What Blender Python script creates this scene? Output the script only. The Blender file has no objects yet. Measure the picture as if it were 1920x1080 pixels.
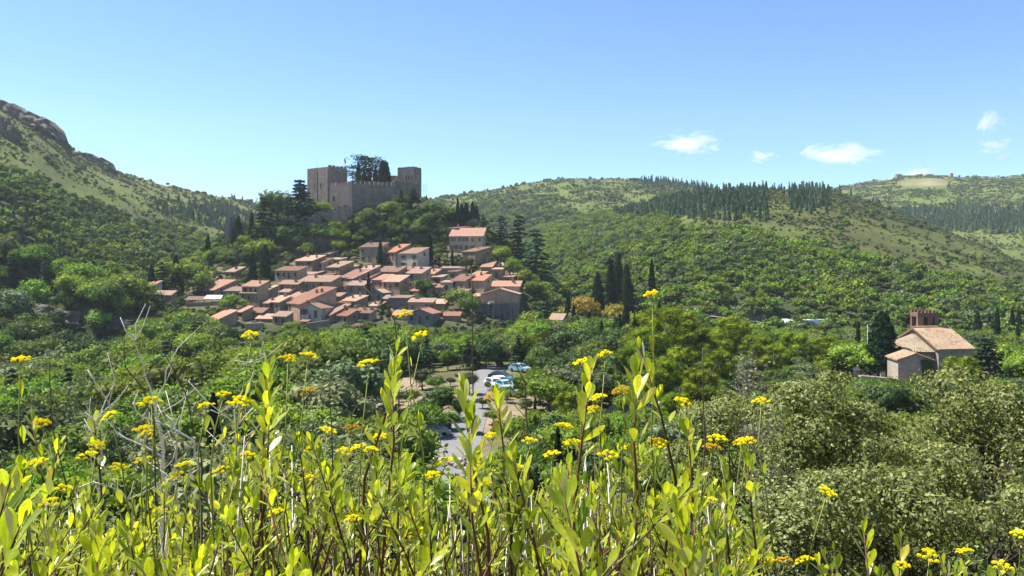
import bpy, bmesh, math, random
import numpy as np
from mathutils import Vector, Matrix

SC = bpy.context.scene
COL = SC.collection
R = math.radians
random.seed(7)
RNG = np.random.default_rng(11)

# ------------------------------------------------------------------ camera, sky, sun, exposure
F, HZ = 1500.0, 500.0            # focal length and eye level, in pixels of a 1920 x 1080 frame
cam_data = bpy.data.cameras.new('camera')
cam_data.sensor_width = 36.0
cam_data.lens = 36.0 * F / 1920.0
cam_data.shift_y = -(540.0 - HZ) / 1920.0
cam_data.clip_start = 0.05
cam_data.clip_end = 20000.0
cam = bpy.data.objects.new('camera', cam_data)
cam.location = (0, 0, 0)
cam.rotation_euler = (R(90), 0, 0)
COL.objects.link(cam)
SC.camera = cam

SUN_AZ, SUN_EL = R(-70), R(58)   # azimuth measured from the view axis towards the right
world = bpy.data.worlds.new('World')
SC.world = world
world.use_nodes = True
wn = world.node_tree
bg = wn.nodes['Background']
sky = wn.nodes.new('ShaderNodeTexSky')
sky.sky_type = 'NISHITA'
sky.sun_disc = False
sky.sun_elevation = SUN_EL
sky.sun_rotation = SUN_AZ
sky.altitude = 1800
sky.air_density = 1.0
sky.dust_density = 0.05
sky.ozone_density = 3.0
hsv = wn.nodes.new('ShaderNodeHueSaturation')
hsv.inputs['Saturation'].default_value = 1.13
wn.links.new(sky.outputs[0], hsv.inputs['Color'])
tint = wn.nodes.new('ShaderNodeMix'); tint.data_type = 'RGBA'; tint.blend_type = 'MULTIPLY'; tint.inputs[0].default_value = 1.0
tint.inputs[7].default_value = (0.96, 0.99, 1.05, 1)
wn.links.new(hsv.outputs[0], tint.inputs[6])
wn.links.new(tint.outputs[2], bg.inputs['Color'])
bg.inputs['Strength'].default_value = 0.08

sun_data = bpy.data.lights.new('sun', 'SUN')
sun_data.energy = 5.0
sun_data.angle = R(0.5)
sun_data.color = (1.0, 0.955, 0.88)
sun = bpy.data.objects.new('sun', sun_data)
to_sun = Vector((math.sin(SUN_AZ) * math.cos(SUN_EL), math.cos(SUN_AZ) * math.cos(SUN_EL), math.sin(SUN_EL)))
sun.rotation_euler = to_sun.to_track_quat('Z', 'Y').to_euler()
sun.location = to_sun * 50
COL.objects.link(sun)

SC.view_settings.view_transform = 'Standard'
SC.view_settings.look = 'None'
SC.view_settings.gamma = 1.0
SC.view_settings.use_curve_mapping = False
SC.view_settings.exposure = 1.36
SC.cycles.max_bounces = 6
SC.cycles.diffuse_bounces = 3
SC.cycles.glossy_bounces = 2
SC.cycles.transmission_bounces = 3
SC.cycles.transparent_max_bounces = 4
SC.cycles.volume_bounces = 2
SC.cycles.use_denoising = True


# ------------------------------------------------------------------ helpers
def P(px, py, D):
    """World point seen at pixel (px, py) of the 1920 x 1080 frame at depth D metres."""
    return Vector(((px - 960.0) / F * D, D, (HZ - py) / F * D))


def tag(o, label=None, cat=None, group=None, kind=None):
    if label: o['label'] = label
    if cat: o['category'] = cat
    if group: o['group'] = group
    if kind: o['kind'] = kind
    return o


def empty(name, loc, rz=0.0, sc=1.0):
    o = bpy.data.objects.new(name, None)
    o.location = loc
    o.rotation_euler = (0, 0, rz)
    o.scale = (sc, sc, sc) if not hasattr(sc, '__len__') else sc
    o.empty_display_size = 0.2
    COL.objects.link(o)
    return o


def add(name, mesh, parent=None, loc=None, rot=None, sc=None):
    o = bpy.data.objects.new(name, mesh)
    if parent is not None: o.parent = parent
    if loc is not None: o.location = loc
    if rot is not None: o.rotation_euler = rot
    if sc is not None: o.scale = (sc, sc, sc) if not hasattr(sc, '__len__') else sc
    COL.objects.link(o)
    return o


def qmesh(name, V, Q, mats, mi=None, smooth=False):
    """Mesh from numpy arrays: V (n,3) and quads Q (m,4)."""
    V = np.ascontiguousarray(V, dtype=np.float32); Q = np.ascontiguousarray(Q, dtype=np.int32)
    me = bpy.data.meshes.new(name)
    me.vertices.add(len(V)); me.vertices.foreach_set('co', V.ravel())
    me.loops.add(Q.size); me.loops.foreach_set('vertex_index', Q.ravel())
    me.polygons.add(len(Q))
    me.polygons.foreach_set('loop_start', np.arange(0, Q.size, 4, dtype=np.int32))
    me.polygons.foreach_set('loop_total', np.full(len(Q), 4, dtype=np.int32))
    if mi is not None: me.polygons.foreach_set('material_index', np.asarray(mi, dtype=np.int32))
    if smooth: me.polygons.foreach_set('use_smooth', np.ones(len(Q), dtype=bool))
    for m in (mats if isinstance(mats, (list, tuple)) else [mats]): me.materials.append(m)
    me.update(calc_edges=True)
    return me


class MB:
    """Collects polygons and builds one mesh."""
    def __init__(self): self.v, self.f, self.m = [], [], []

    def poly(self, pts, m=0):
        b = len(self.v); self.v += [tuple(p) for p in pts]; self.f.append(tuple(range(b, b + len(pts)))); self.m.append(m)

    def hexa(self, p, m=0):
        """p: 4 bottom then 4 top corners, counter-clockwise seen from above."""
        b = len(self.v); self.v += [tuple(q) for q in p]
        for f in ((3, 2, 1, 0), (4, 5, 6, 7), (0, 1, 5, 4), (1, 2, 6, 5), (2, 3, 7, 6), (3, 0, 4, 7)):
            self.f.append(tuple(b + i for i in f)); self.m.append(m)

    def box(self, a, c, m=0):
        (x0, y0, z0), (x1, y1, z1) = a, c
        self.hexa([(x0, y0, z0), (x1, y0, z0), (x1, y1, z0), (x0, y1, z0), (x0, y0, z1), (x1, y0, z1), (x1, y1, z1), (x0, y1, z1)], m)

    def tube(self, pts, radii, n=6, m=0, cap=True):
        b0 = len(self.v); k = len(pts)
        pts = [Vector(p) for p in pts]
        prev = None
        for i, p in enumerate(pts):
            d = (pts[min(i + 1, k - 1)] - pts[max(i - 1, 0)])
            if d.length < 1e-9: d = Vector((0, 0, 1))
            d.normalize()
            if prev is None:
                a = d.orthogonal().normalized()
            else:
                a = (prev - d * prev.dot(d))
                a = a.normalized() if a.length > 1e-6 else d.orthogonal().normalized()
            prev = a; c = d.cross(a)
            for j in range(n):
                t = 2 * math.pi * j / n
                self.v.append(tuple(p + (a * math.cos(t) + c * math.sin(t)) * radii[i]))
        for i in range(k - 1):
            for j in range(n):
                a0 = b0 + i * n + j; a1 = b0 + i * n + (j + 1) % n
                self.f.append((a0, a1, a1 + n, a0 + n)); self.m.append(m)
        if cap:
            self.f.append(tuple(b0 + (k - 1) * n + j for j in range(n))); self.m.append(m)
            self.f.append(tuple(b0 + j for j in reversed(range(n)))); self.m.append(m)

    def mesh(self, name, mats, smooth=False):
        me = bpy.data.meshes.new(name)
        me.from_pydata(self.v, [], self.f)
        for mm in (mats if isinstance(mats, (list, tuple)) else [mats]): me.materials.append(mm)
        if any(self.m): me.polygons.foreach_set('material_index', self.m)
        if smooth: me.polygons.foreach_set('use_smooth', [True] * len(self.f))
        me.update()
        return me

    def build(self, name, mats, parent=None, smooth=False, loc=None):
        return add(name, self.mesh(name, mats, smooth), parent, loc)


# ------------------------------------------------------------------ materials
MATS = {}


def nodes_of(name):
    m = bpy.data.materials.new(name); m.use_nodes = True
    nt = m.node_tree; nt.nodes.clear()
    out = nt.nodes.new('ShaderNodeOutputMaterial')
    MATS[name] = m
    return m, nt, out


def N(nt, typ, ins=None, **kw):
    n = nt.nodes.new(typ)
    for k, v in kw.items(): setattr(n, k, v)
    for k, v in (ins or {}).items():
        if hasattr(v, 'is_linked') or isinstance(v, bpy.types.NodeSocket): nt.links.new(v, n.inputs[k])
        else: n.inputs[k].default_value = v
    return n


def mixc(nt, fac, a, b, blend='MIX'):
    n = nt.nodes.new('ShaderNodeMix'); n.data_type = 'RGBA'; n.blend_type = blend
    for k, v in ((0, fac), (6, a), (7, b)):
        if isinstance(v, bpy.types.NodeSocket): nt.links.new(v, n.inputs[k])
        else: n.inputs[k].default_value = v if not isinstance(v, tuple) or len(v) == 4 else v + (1,)
    return n.outputs[2]


def maprange(nt, v, a, b, c=0.0, d=1.0):
    n = N(nt, 'ShaderNodeMapRange', {0: v, 1: a, 2: b, 3: c, 4: d})
    return n.outputs[0]


def foliage(name, dark, light, trans=0.35, tcol=None, rough=0.55, gloss=0.012, objvar=0.35, hue=(0.472, 0.522)):
    m, nt, out = nodes_of(name)
    geo = N(nt, 'ShaderNodeNewGeometry'); oi = N(nt, 'ShaderNodeObjectInfo')
    c = mixc(nt, geo.outputs['Random Per Island'], dark, light)
    h = N(nt, 'ShaderNodeHueSaturation', {'Color': c})
    nt.links.new(maprange(nt, oi.outputs['Random'], 0, 1, 1 - objvar, 1 + objvar), h.inputs['Value'])
    mu = N(nt, 'ShaderNodeMath', {0: oi.outputs['Random'], 1: 7.31}, operation='MULTIPLY')
    fr = N(nt, 'ShaderNodeMath', {0: mu.outputs[0]}, operation='FRACT')
    nt.links.new(maprange(nt, fr.outputs[0], 0, 1, hue[0], hue[1]), h.inputs['Hue'])
    d = N(nt, 'ShaderNodeBsdfDiffuse', {'Color': h.outputs[0]})
    tc = h.outputs[0] if tcol is None else mixc(nt, 1.0, h.outputs[0], tcol, 'MULTIPLY')
    t = N(nt, 'ShaderNodeBsdfTranslucent', {'Color': tc})
    s = N(nt, 'ShaderNodeMixShader', {0: trans, 1: d.outputs[0], 2: t.outputs[0]})
    if gloss > 0:
        g = N(nt, 'ShaderNodeBsdfGlossy', {'Color': (1, 1, 1, 1), 'Roughness': rough})
        s = N(nt, 'ShaderNodeMixShader', {0: gloss, 1: s.outputs[0], 2: g.outputs[0]})
    nt.links.new(s.outputs[0], out.inputs[0])
    return m


def plain(name, col, rough=0.8, var=0.25, scale=1.0, metal=0.0, bump=0.0, col2=None, detail=6, spec=0.3, objvar=0.0):
    m, nt, out = nodes_of(name)
    tc = N(nt, 'ShaderNodeTexCoord')
    no = N(nt, 'ShaderNodeTexNoise', {'Vector': tc.outputs['Object'], 'Scale': scale, 'Detail': detail, 'Roughness': 0.65})
    c2 = col2 or tuple(x * (1 - var) for x in col)
    f = maprange(nt, no.outputs[0], 0.32, 0.68)
    c = mixc(nt, f, c2, col)
    if objvar:
        oi = N(nt, 'ShaderNodeObjectInfo')
        h = N(nt, 'ShaderNodeHueSaturation', {'Color': c})
        nt.links.new(maprange(nt, oi.outputs['Random'], 0, 1, 1 - objvar, 1 + objvar), h.inputs['Value'])
        c = h.outputs[0]
    b = N(nt, 'ShaderNodeBsdfPrincipled', {'Base Color': c, 'Roughness': rough, 'Metallic': metal, 'Specular IOR Level': spec})
    if bump:
        bp = N(nt, 'ShaderNodeBump', {'Height': no.outputs[0], 'Strength': bump, 'Distance': 0.3})
        nt.links.new(bp.outputs[0], b.inputs['Normal'])
    nt.links.new(b.outputs[0], out.inputs[0])
    return m


def masonry(name, c1, c2, mortar, bw=0.5, bh=0.22, stain=0.5):
    """Rubble stone wall: irregular courses plus large weather stains."""
    m, nt, out = nodes_of(name)
    tc = N(nt, 'ShaderNodeTexCoord'); oi = N(nt, 'ShaderNodeObjectInfo')
    mp = N(nt, 'ShaderNodeMapping', {'Vector': tc.outputs['Object'], 'Scale': (1 / bw, 1 / bw, 1 / bh)})
    vo = N(nt, 'ShaderNodeTexVoronoi', {'Vector': mp.outputs[0], 'Scale': 1.0}, feature='F1')
    ed = N(nt, 'ShaderNodeTexVoronoi', {'Vector': mp.outputs[0], 'Scale': 1.0}, feature='DISTANCE_TO_EDGE')
    sep = N(nt, 'ShaderNodeSeparateColor', {'Color': vo.outputs['Color']})
    c = mixc(nt, sep.outputs[0], c1, c2)
    c = mixc(nt, maprange(nt, ed.outputs[0], 0.0, 0.12, 0.8, 0.0), c, mortar)
    st = N(nt, 'ShaderNodeTexNoise', {'Vector': tc.outputs['Object'], 'Scale': 0.35, 'Detail': 7, 'Roughness': 0.7})
    c = mixc(nt, maprange(nt, st.outputs[0], 0.42, 0.66, 0.0, stain), c, tuple(x * 0.45 for x in c1))
    mp2 = N(nt, 'ShaderNodeMapping', {'Vector': tc.outputs['Object'], 'Scale': (0.55, 0.55, 0.09)})
    st2 = N(nt, 'ShaderNodeTexNoise', {'Vector': mp2.outputs[0], 'Scale': 1.3, 'Detail': 8, 'Roughness': 0.75})
    c = mixc(nt, maprange(nt, st2.outputs[0], 0.5, 0.72, 0.0, 0.55), c, tuple(x * 0.4 for x in c2))
    st3 = N(nt, 'ShaderNodeTexNoise', {'Vector': tc.outputs['Object'], 'Scale': 0.9, 'Detail': 5, 'Roughness': 0.8})
    c = mixc(nt, maprange(nt, st3.outputs[0], 0.56, 0.74, 0.0, 0.5), c, tuple(min(1, x * 1.45) for x in c1))
    h = N(nt, 'ShaderNodeHueSaturation', {'Color': c})
    nt.links.new(maprange(nt, oi.outputs['Random'], 0, 1, 0.75, 1.25), h.inputs['Value'])
    b = N(nt, 'ShaderNodeBsdfPrincipled', {'Base Color': h.outputs[0], 'Roughness': 0.92, 'Specular IOR Level': 0.15})
    bp = N(nt, 'ShaderNodeBump', {'Height': ed.outputs[0], 'Strength': 0.6, 'Distance': 0.08})
    nt.links.new(bp.outputs[0], b.inputs['Normal'])
    nt.links.new(b.outputs[0], out.inputs[0])
    return m


def rooftile(name, c1, c2, c3):
    """Fired clay barrel tiles: each tile its own tone, lichen patches."""
    m, nt, out = nodes_of(name)
    tc = N(nt, 'ShaderNodeTexCoord'); oi = N(nt, 'ShaderNodeObjectInfo')
    mp = N(nt, 'ShaderNodeMapping', {'Vector': tc.outputs['Object'], 'Scale': (3.2, 2.2, 0.4)})
    vo = N(nt, 'ShaderNodeTexVoronoi', {'Vector': mp.outputs[0], 'Scale': 1.0})
    sep = N(nt, 'ShaderNodeSeparateColor', {'Color': vo.outputs['Color']})
    c = mixc(nt, sep.outputs[0], c1, c2)
    st = N(nt, 'ShaderNodeTexNoise', {'Vector': tc.outputs['Object'], 'Scale': 0.6, 'Detail': 6, 'Roughness': 0.7})
    c = mixc(nt, maprange(nt, st.outputs[0], 0.42, 0.64, 0.0, 0.9), c, c3)
    h = N(nt, 'ShaderNodeHueSaturation', {'Color': c})
    nt.links.new(maprange(nt, oi.outputs['Random'], 0, 1, 0.62, 1.3), h.inputs['Value'])
    mu = N(nt, 'ShaderNodeMath', {0: oi.outputs['Random'], 1: 9.7}, operation='MULTIPLY'); fr = N(nt, 'ShaderNodeMath', {0: mu.outputs[0]}, operation='FRACT')
    nt.links.new(maprange(nt, fr.outputs[0], 0, 1, 0.488, 0.514), h.inputs['Hue']); nt.links.new(maprange(nt, fr.outputs[0], 0, 1, 1.05, 0.75), h.inputs['Saturation'])
    b = N(nt, 'ShaderNodeBsdfPrincipled', {'Base Color': h.outputs[0], 'Roughness': 0.9, 'Specular IOR Level': 0.15})
    nt.links.new(b.outputs[0], out.inputs[0])
    return m


M_STONE = masonry('village_stone', (0.34, 0.25, 0.165), (0.22, 0.16, 0.11), (0.38, 0.30, 0.21))
M_STONE2 = masonry('warm_stone', (0.42, 0.305, 0.20), (0.30, 0.21, 0.145), (0.45, 0.36, 0.25))
M_PINK = masonry('pink_stone', (0.41, 0.25, 0.18), (0.29, 0.18, 0.135), (0.38, 0.28, 0.20))
M_GREY = masonry('grey_stone', (0.22, 0.195, 0.175), (0.15, 0.135, 0.125), (0.26, 0.235, 0.215), stain=0.6)
M_CASTLE = masonry('castle_stone', (0.235, 0.195, 0.16), (0.14, 0.12, 0.10), (0.27, 0.23, 0.19), 0.9, 0.4, 0.65)
M_CHURCH = masonry('church_stone', (0.31, 0.265, 0.205), (0.22, 0.185, 0.145), (0.34, 0.29, 0.235), 0.45, 0.2, 0.3)
M_BRICK = masonry('belfry_brick', (0.22, 0.115, 0.08), (0.145, 0.08, 0.058), (0.24, 0.165, 0.125), 0.25, 0.08, 0.3)
M_PLASTER = plain('white_render', (0.48, 0.41, 0.34), 0.9, 0.3, 0.8)
M_ROOFS = [rooftile('clay_tiles_rose', (0.325, 0.175, 0.125), (0.201, 0.106, 0.076), (0.240, 0.155, 0.110)),
           rooftile('clay_tiles_orange', (0.412, 0.193, 0.113), (0.276, 0.125, 0.078), (0.304, 0.183, 0.117)),
           rooftile('clay_tiles_brown', (0.276, 0.142, 0.093), (0.194, 0.104, 0.068), (0.224, 0.148, 0.097)),
           rooftile('clay_tiles_pale', (0.374, 0.206, 0.129), (0.280, 0.150, 0.096), (0.307, 0.198, 0.129))]
M_CHROOF = rooftile('church_tiles', (0.306, 0.212, 0.128), (0.170, 0.111, 0.072), (0.289, 0.238, 0.145))
M_DARKPANE = plain('window_pane', (0.03, 0.032, 0.035), 0.15, 0.2, 1.0, spec=0.5)
M_SHUTTER = plain('shutter_wood', (0.12, 0.075, 0.05), 0.7, 0.3, 3.0)
M_WOOD = plain('old_timber', (0.16, 0.11, 0.075), 0.8, 0.4, 4.0)
M_BARK = plain('bark', (0.10, 0.08, 0.06), 0.95, 0.5, 6.0, bump=0.6)
M_GREYBARK = plain('grey_bark', (0.22, 0.195, 0.165), 0.95, 0.5, 6.0, bump=0.6)
M_ROCK = plain('schist_rock', (0.15, 0.135, 0.105), 0.95, 0.5, 0.25, bump=1.0, col2=(0.055, 0.05, 0.038), detail=10)
M_PALEROCK = plain('pale_rock', (0.36, 0.32, 0.28), 0.95, 0.4, 1.2, bump=0.8, objvar=0.25)
M_ASPHALT = plain('asphalt', (0.17, 0.165, 0.16), 0.9, 0.2, 0.5)
M_SOIL = plain('dry_soil', (0.28, 0.21, 0.14), 0.95, 0.35, 0.7)
M_WHITE = plain('white_paint', (0.78, 0.78, 0.76), 0.5, 0.08, 2.0)
M_STEEL = plain('grey_steel', (0.35, 0.36, 0.37), 0.4, 0.1, 2.0, metal=0.7)
M_FABRIC = plain('white_awning', (0.78, 0.76, 0.72), 0.9, 0.08, 1.0)

G_BRIGHT = foliage('leaf_bright', (0.095, 0.16, 0.014), (0.21, 0.30, 0.03), 0.42, (1.1, 1.1, 0.6))
G_MID = foliage('leaf_mid', (0.06, 0.11, 0.015), (0.16, 0.225, 0.03), 0.40, (1.1, 1.1, 0.6))
G_DARK = foliage('leaf_dark', (0.032, 0.064, 0.016), (0.085, 0.13, 0.03), 0.30)
G_OLIVE = foliage('leaf_olive', (0.08, 0.105, 0.04), (0.17, 0.205, 0.085), 0.22)
G_YELLOW = foliage('leaf_yellow', (0.22, 0.19, 0.02), (0.40, 0.33, 0.04), 0.35)
G_CYP = foliage('needle_cypress', (0.008, 0.02, 0.008), (0.02, 0.042, 0.013), 0.08, gloss=0.0)
G_CONIF = foliage('needle_conifer', (0.018, 0.045, 0.024), (0.05, 0.095, 0.045), 0.1, gloss=0.0)
G_SPIRE = foliage('needle_plantation', (0.04, 0.075, 0.034), (0.09, 0.145, 0.066), 0.2, gloss=0.0)
G_PINE = foliage('needle_pine', (0.085, 0.13, 0.010), (0.21, 0.265, 0.02), 0.3, gloss=0.0, objvar=0.2, hue=(0.485, 0.512))
G_SCRUB = foliage('scrub_leaf', (0.055, 0.08, 0.018), (0.11, 0.14, 0.032), 0.25, objvar=0.4)
G_BROWN = foliage('scrub_brown', (0.065, 0.062, 0.022), (0.12, 0.108, 0.04), 0.2, objvar=0.3)
G_OAK = foliage('oak_leaf', (0.06, 0.075, 0.022), (0.37, 0.40, 0.155), 0.42, (1.2, 1.15, 0.6), rough=0.5, gloss=0.008, objvar=0.05, hue=(0.497, 0.507))
G_GREYLEAF = foliage('grey_leaf', (0.06, 0.05, 0.04), (0.24, 0.21, 0.16), 0.25, gloss=0.02, objvar=0.05, hue=(0.495, 0.505))
G_IVY = foliage('ivy_leaf', (0.03, 0.08, 0.01), (0.08, 0.17, 0.02), 0.25)
# ------------------------------------------------------------------ terrain: one sheet of ground out to the far ridges
UG = np.arange(-1600.0, 3600.0, 4.0)


def ulook(pts, sm=14):
    xs, ys = zip(*pts)
    v = np.interp(UG, xs, ys)
    k = np.hanning(2 * sm + 1); k /= k.sum()
    return np.convolve(np.pad(v, sm, mode='edge'), k, mode='valid')


def at(tab, u): return np.interp(u, UG, tab)


def smax(a, b, k):
    h = np.clip(0.5 + 0.5 * (a - b) / k, 0, 1)
    return b * (1 - h) + a * h + k * h * (1 - h)


def vnoise(x, y, seed=0):
    """Smooth value noise, vectorised."""
    xi = np.floor(x); yi = np.floor(y); xf = x - xi; yf = y - yi
    def hsh(a, b):
        s = np.sin(a * 127.1 + b * 311.7 + seed * 74.7) * 43758.5453
        return s - np.floor(s)
    sx = xf * xf * (3 - 2 * xf); sy = yf * yf * (3 - 2 * yf)
    a = hsh(xi, yi); b = hsh(xi + 1, yi); c = hsh(xi, yi + 1); d = hsh(xi + 1, yi + 1)
    return (a * (1 - sx) + b * sx) * (1 - sy) + (c * (1 - sx) + d * sx) * sy


def fbm(x, y, oct=4, seed=0):
    s = 0; a = 0.5
    for i in range(oct):
        s = s + a * (vnoise(x, y, seed + i) - 0.5); x = x * 2.03 + 11; y = y * 2.03 + 5; a *= 0.5
    return s


# each ridge: foot distance and height, crest distance and crest pixel row, per view column
RIDGES = []


def ridge(foot_d, foot_z, crest_d, crest_py, power, back, sm=14):
    fd, fz, cd, cp = ulook(foot_d), ulook(foot_z), ulook(crest_d), ulook(crest_py, sm)
    RIDGES.append((fd, fz, cd, (HZ - cp) / F * cd, power, back))


# left mountain
ridge([(-900, 150), (0, 185), (200, 205), (350, 250), (450, 330), (560, 420), (800, 600)],
      [(-900, -20), (0, -23), (300, -22), (560, -25), (800, -60)],
      [(-900, 430), (0, 520), (200, 620), (400, 800), (560, 900), (800, 1000)],
      [(-900, -160), (-300, 70), (-100, 150), (0, 196), (60, 222), (100, 252), (140, 284), (200, 312), (300, 346), (400, 366), (480, 381), (560, 410), (700, 520), (800, 700)],
      0.95, 0.25, 5)
# middle far hill
ridge([(200, 620), (900, 600), (1400, 640), (3000, 700)], [(200, -10), (900, 0), (1400, 8), (2000, -40)],
      [(200, 1050), (1080, 1000), (1600, 1050)],
      [(0, 420), (300, 400), (480, 384), (700, 385), (860, 366), (940, 353), (1000, 342), (1080, 334), (1180, 336), (1250, 342), (1330, 352), (1500, 380), (1700, 430), (2000, 520)],
      0.8, 0.2, 8)
# right hill
ridge([(850, 380), (1000, 300), (1100, 250), (1300, 240), (1500, 245), (1900, 230), (2600, 220)],
      [(850, -30), (1000, -22), (1100, -18), (1300, -16), (1900, -19), (2600, -20)],
      [(850, 700), (1150, 640), (1400, 600), (1600, 590), (1900, 470), (2600, 420)],
      [(850, 520), (950, 450), (1050, 420), (1150, 402), (1250, 378), (1330, 360), (1400, 352), (1480, 356), (1550, 354), (1620, 372), (1700, 404), (1800, 444), (1920, 494), (2100, 525), (2600, 540)],
      0.78, 0.3, 8)
# far right hill
ridge([(1200, 900), (1500, 800), (1900, 620), (2700, 560)], [(1200, -20), (1500, 5), (1900, -4), (2700, -5)],
      [(1200, 1350), (1600, 1300), (2700, 1200)],
      [(1200, 480), (1400, 395), (1500, 366), (1560, 353), (1640, 338), (1720, 329), (1800, 332), (1920, 329), (2200, 318), (2700, 330)],
      0.85, 0.2, 8)

CH_U = [60, 180, 290, 420, 560, 620, 700, 800, 880, 960, 1040, 1150]
CH_D = [150, 180, 215, 237, 245, 285, 293, 300, 311, 345, 390, 460, 600]
CH_Z = np.array([
    [-40, -40, -40, -40, -40, -40, -40, -40, -40, -40, -40, -40],
    [-30, -27, -24, -22, -20.5, -20, -20, -20, -20, -20.5, -21, -24],
    [-30, -24, -18.5, -18, -17.6, -17.4, -17, -17, -17.4, -18, -19.5, -24],
    [-30, -24, -13.5, -12.6, -12.8, -12.5, -12, -11.6, -14.5, -18.3, -19.3, -24],
    [-30, -24, -11.5, -10.6, -11, -10.6, -10, -9.5, -8.5, -9.2, -15, -24],
    [-34, -26, -9.5, 0, 4, 4.6, 5, 5, 6, 0.5, -10.5, -24],
    [-35, -27, -9.2, 3, 12, 15.5, 16.5, 15, 10, 2.5, -9.5, -24],
    [-36, -28, -9, 6, 17, 22.3, 23, 21, 13.5, 3.8, -9, -24],
    [-38, -30, -10, 8, 19, 23, 24, 22, 14, 4, -9, -24],
    [-40, -34, -14, 8, 20, 25, 26, 24, 14, 3, -10, -26],
    [-45, -38, -22, -2, 5, 8, 10, 10, 4, -4, -16, -30],
    [-50, -45, -34, -16, -10, -8, -8, -8, -10, -16, -26, -40],
    [-90, -90, -90, -80, -80, -80, -80, -80, -80, -80, -80, -90]], float)


def height(x, y, noise=True):
    x = np.asarray(x, float); y = np.asarray(y, float)
    Dc = np.maximum(y, 40.0); u = 960 + F * x / Dc
    vz = np.interp(x, [-160, -110, -60, -25, -5, 45, 60, 130], [-34, -30, -25.5, -20.2, -19.2, -19.2, -20.4, -21.5]) + np.maximum(y - 230, 0) * 0.01
    slope = -1.72 - 0.36 * np.maximum(y, -60) + 0.02 * x
    h = smax(slope, vz, 3.0)
    if noise:
        h = h + fbm(x / 3.1, y / 3.1, 3, 3) * 0.35 * np.clip(1 - np.abs(y) / 60, 0, 1)
    # castle hill
    cols = [np.interp(u, CH_U, row) for row in CH_Z]
    c = np.full_like(h, -60.0)
    for i in range(len(CH_D) - 1):
        t = (y - CH_D[i]) / (CH_D[i + 1] - CH_D[i])
        s = (t >= 0) & (t < 1)
        c = np.where(s, cols[i] * (1 - t) + cols[i + 1] * t, c)
    h = smax(h, c, 1.2)
    for k, (fd, fz, cd, cz, pw, back) in enumerate(RIDGES):
        a, b, d, e = at(fd, u), at(fz, u), at(cd, u), at(cz, u)
        t = np.clip((y - a) / (d - a), 0, 1)
        z = b + (e - b) * t ** pw
        z = np.where(y < a, b - (a - y) * 0.5, z)
        z = np.where(y > d, e - (y - d) * back, z)
        if k == 0:   # rock step low on the left mountain
            st = np.clip((y - (208 + 6 * np.sin(u / 37.0))) / 7.0, 0, 1); st = st * st * (3 - 2 * st)
            z = z + (st - np.clip((y - 215) / 160, 0, 1)) * 9.0 * np.clip((345 - u) / 60, 0, 1)
        if noise:
            w = np.clip((y - a) / 120, 0, 1)
            z = z + fbm(x / 60, y / 60, 5, 20 + k) * 0.018 * np.minimum(y, 700) * w * np.clip((d * 1.02 - y) / (d * 0.12), 0.15, 1)
        h = smax(h, z, 4.0)
    return h


def hz1(x, y): return float(height(np.array([x]), np.array([y]))[0])


def ground_at(px, D):
    x = (px - 960) / F * D
    return Vector((x, D, hz1(x, D)))


def depth_for(px, py, d0=205.0, d1=330.0):
    """Distance at which the ground in column px shows at pixel row py."""
    d = np.arange(d0, d1, 0.5); x = (px - 960) / F * d
    yy = HZ - F * height(x, d, False) / d
    w = np.where(yy <= py)[0]
    return float(d[w[0]]) if len(w) else d1


NU, ND = 330, 330
us = np.linspace(-1100, 3000, NU)
rows = np.concatenate([np.linspace(-30, 38, 50), np.geomspace(40, 1700, ND - 50)])
wid = np.where(rows < 60, 60.0, rows)
GX = (us[None, :] - 960) / F * wid[:, None]
GY = np.repeat(rows[:, None], NU, 1)
GZ = height(GX, GY)
V = np.stack([GX, GY, GZ], -1).reshape(-1, 3)
ii, jj = np.meshgrid(np.arange(ND - 1), np.arange(NU - 1), indexing='ij')
a = ii * NU + jj
Q = np.stack([a, a + 1, a + 1 + NU, a + NU], -1).reshape(-1, 4)

# land cover as a base colour: yellow-green grass, brown heath, dark woodland floor, bare soil
uu = 960 + F * GX / np.maximum(GY, 40); pyy = HZ - F * GZ / np.maximum(GY, 1)
GRASS = np.array([0.09, 0.118, 0.023]); DRY = np.array([0.11, 0.112, 0.036]); HEATH = np.array([0.066, 0.074, 0.022]); WOOD = np.array([0.05, 0.06, 0.025]); SOIL = np.array([0.36, 0.28, 0.19])


def woodline(u):   # pixel row below which the slopes are wooded
    return np.interp(u, [-300, 0, 150, 300, 430, 520, 900, 1000, 1150, 1300, 1450, 1600, 1750, 1920, 2200],
                     [285, 328, 372, 412, 455, 445, 390, 388, 402, 424, 452, 482, 515, 548, 572])


n1 = fbm(GX / 40, GY / 40, 4, 50) * 2; n2 = fbm(GX / 11, GY / 11, 3, 60) * 2
c = GRASS[None, None] * np.ones(GX.shape + (1,))
c = c * (1 + 0.35 * n2[..., None])
f = np.clip((n1 + 0.1) * 2.5, 0, 1)[..., None]; c = c * (1 - f * 0.6) + DRY * f * 0.6
isR = np.clip((uu - 1180) / 120, 0, 1) * np.clip((700 - GY) / 60, 0, 1) * np.clip((GY - 200) / 50, 0, 1)
fh = (isR * np.clip(0.75 + 1.2 * n1, 0.25, 1))[..., None]; c = c * (1 - fh) + HEATH * (1 + 0.4 * n2[..., None]) * fh
fw = np.clip((pyy - woodline(uu)) / 26 + 1.2 * n1 + 0.3, 0, 1)[..., None]; c = c * (1 - fw) + WOOD * fw
fn = np.clip((170 - GY) / 20, 0, 1)[..., None]; c = c * (1 - fn) + np.array([0.11, 0.105, 0.045]) * (1 + 0.5 * n2[..., None]) * fn
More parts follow.
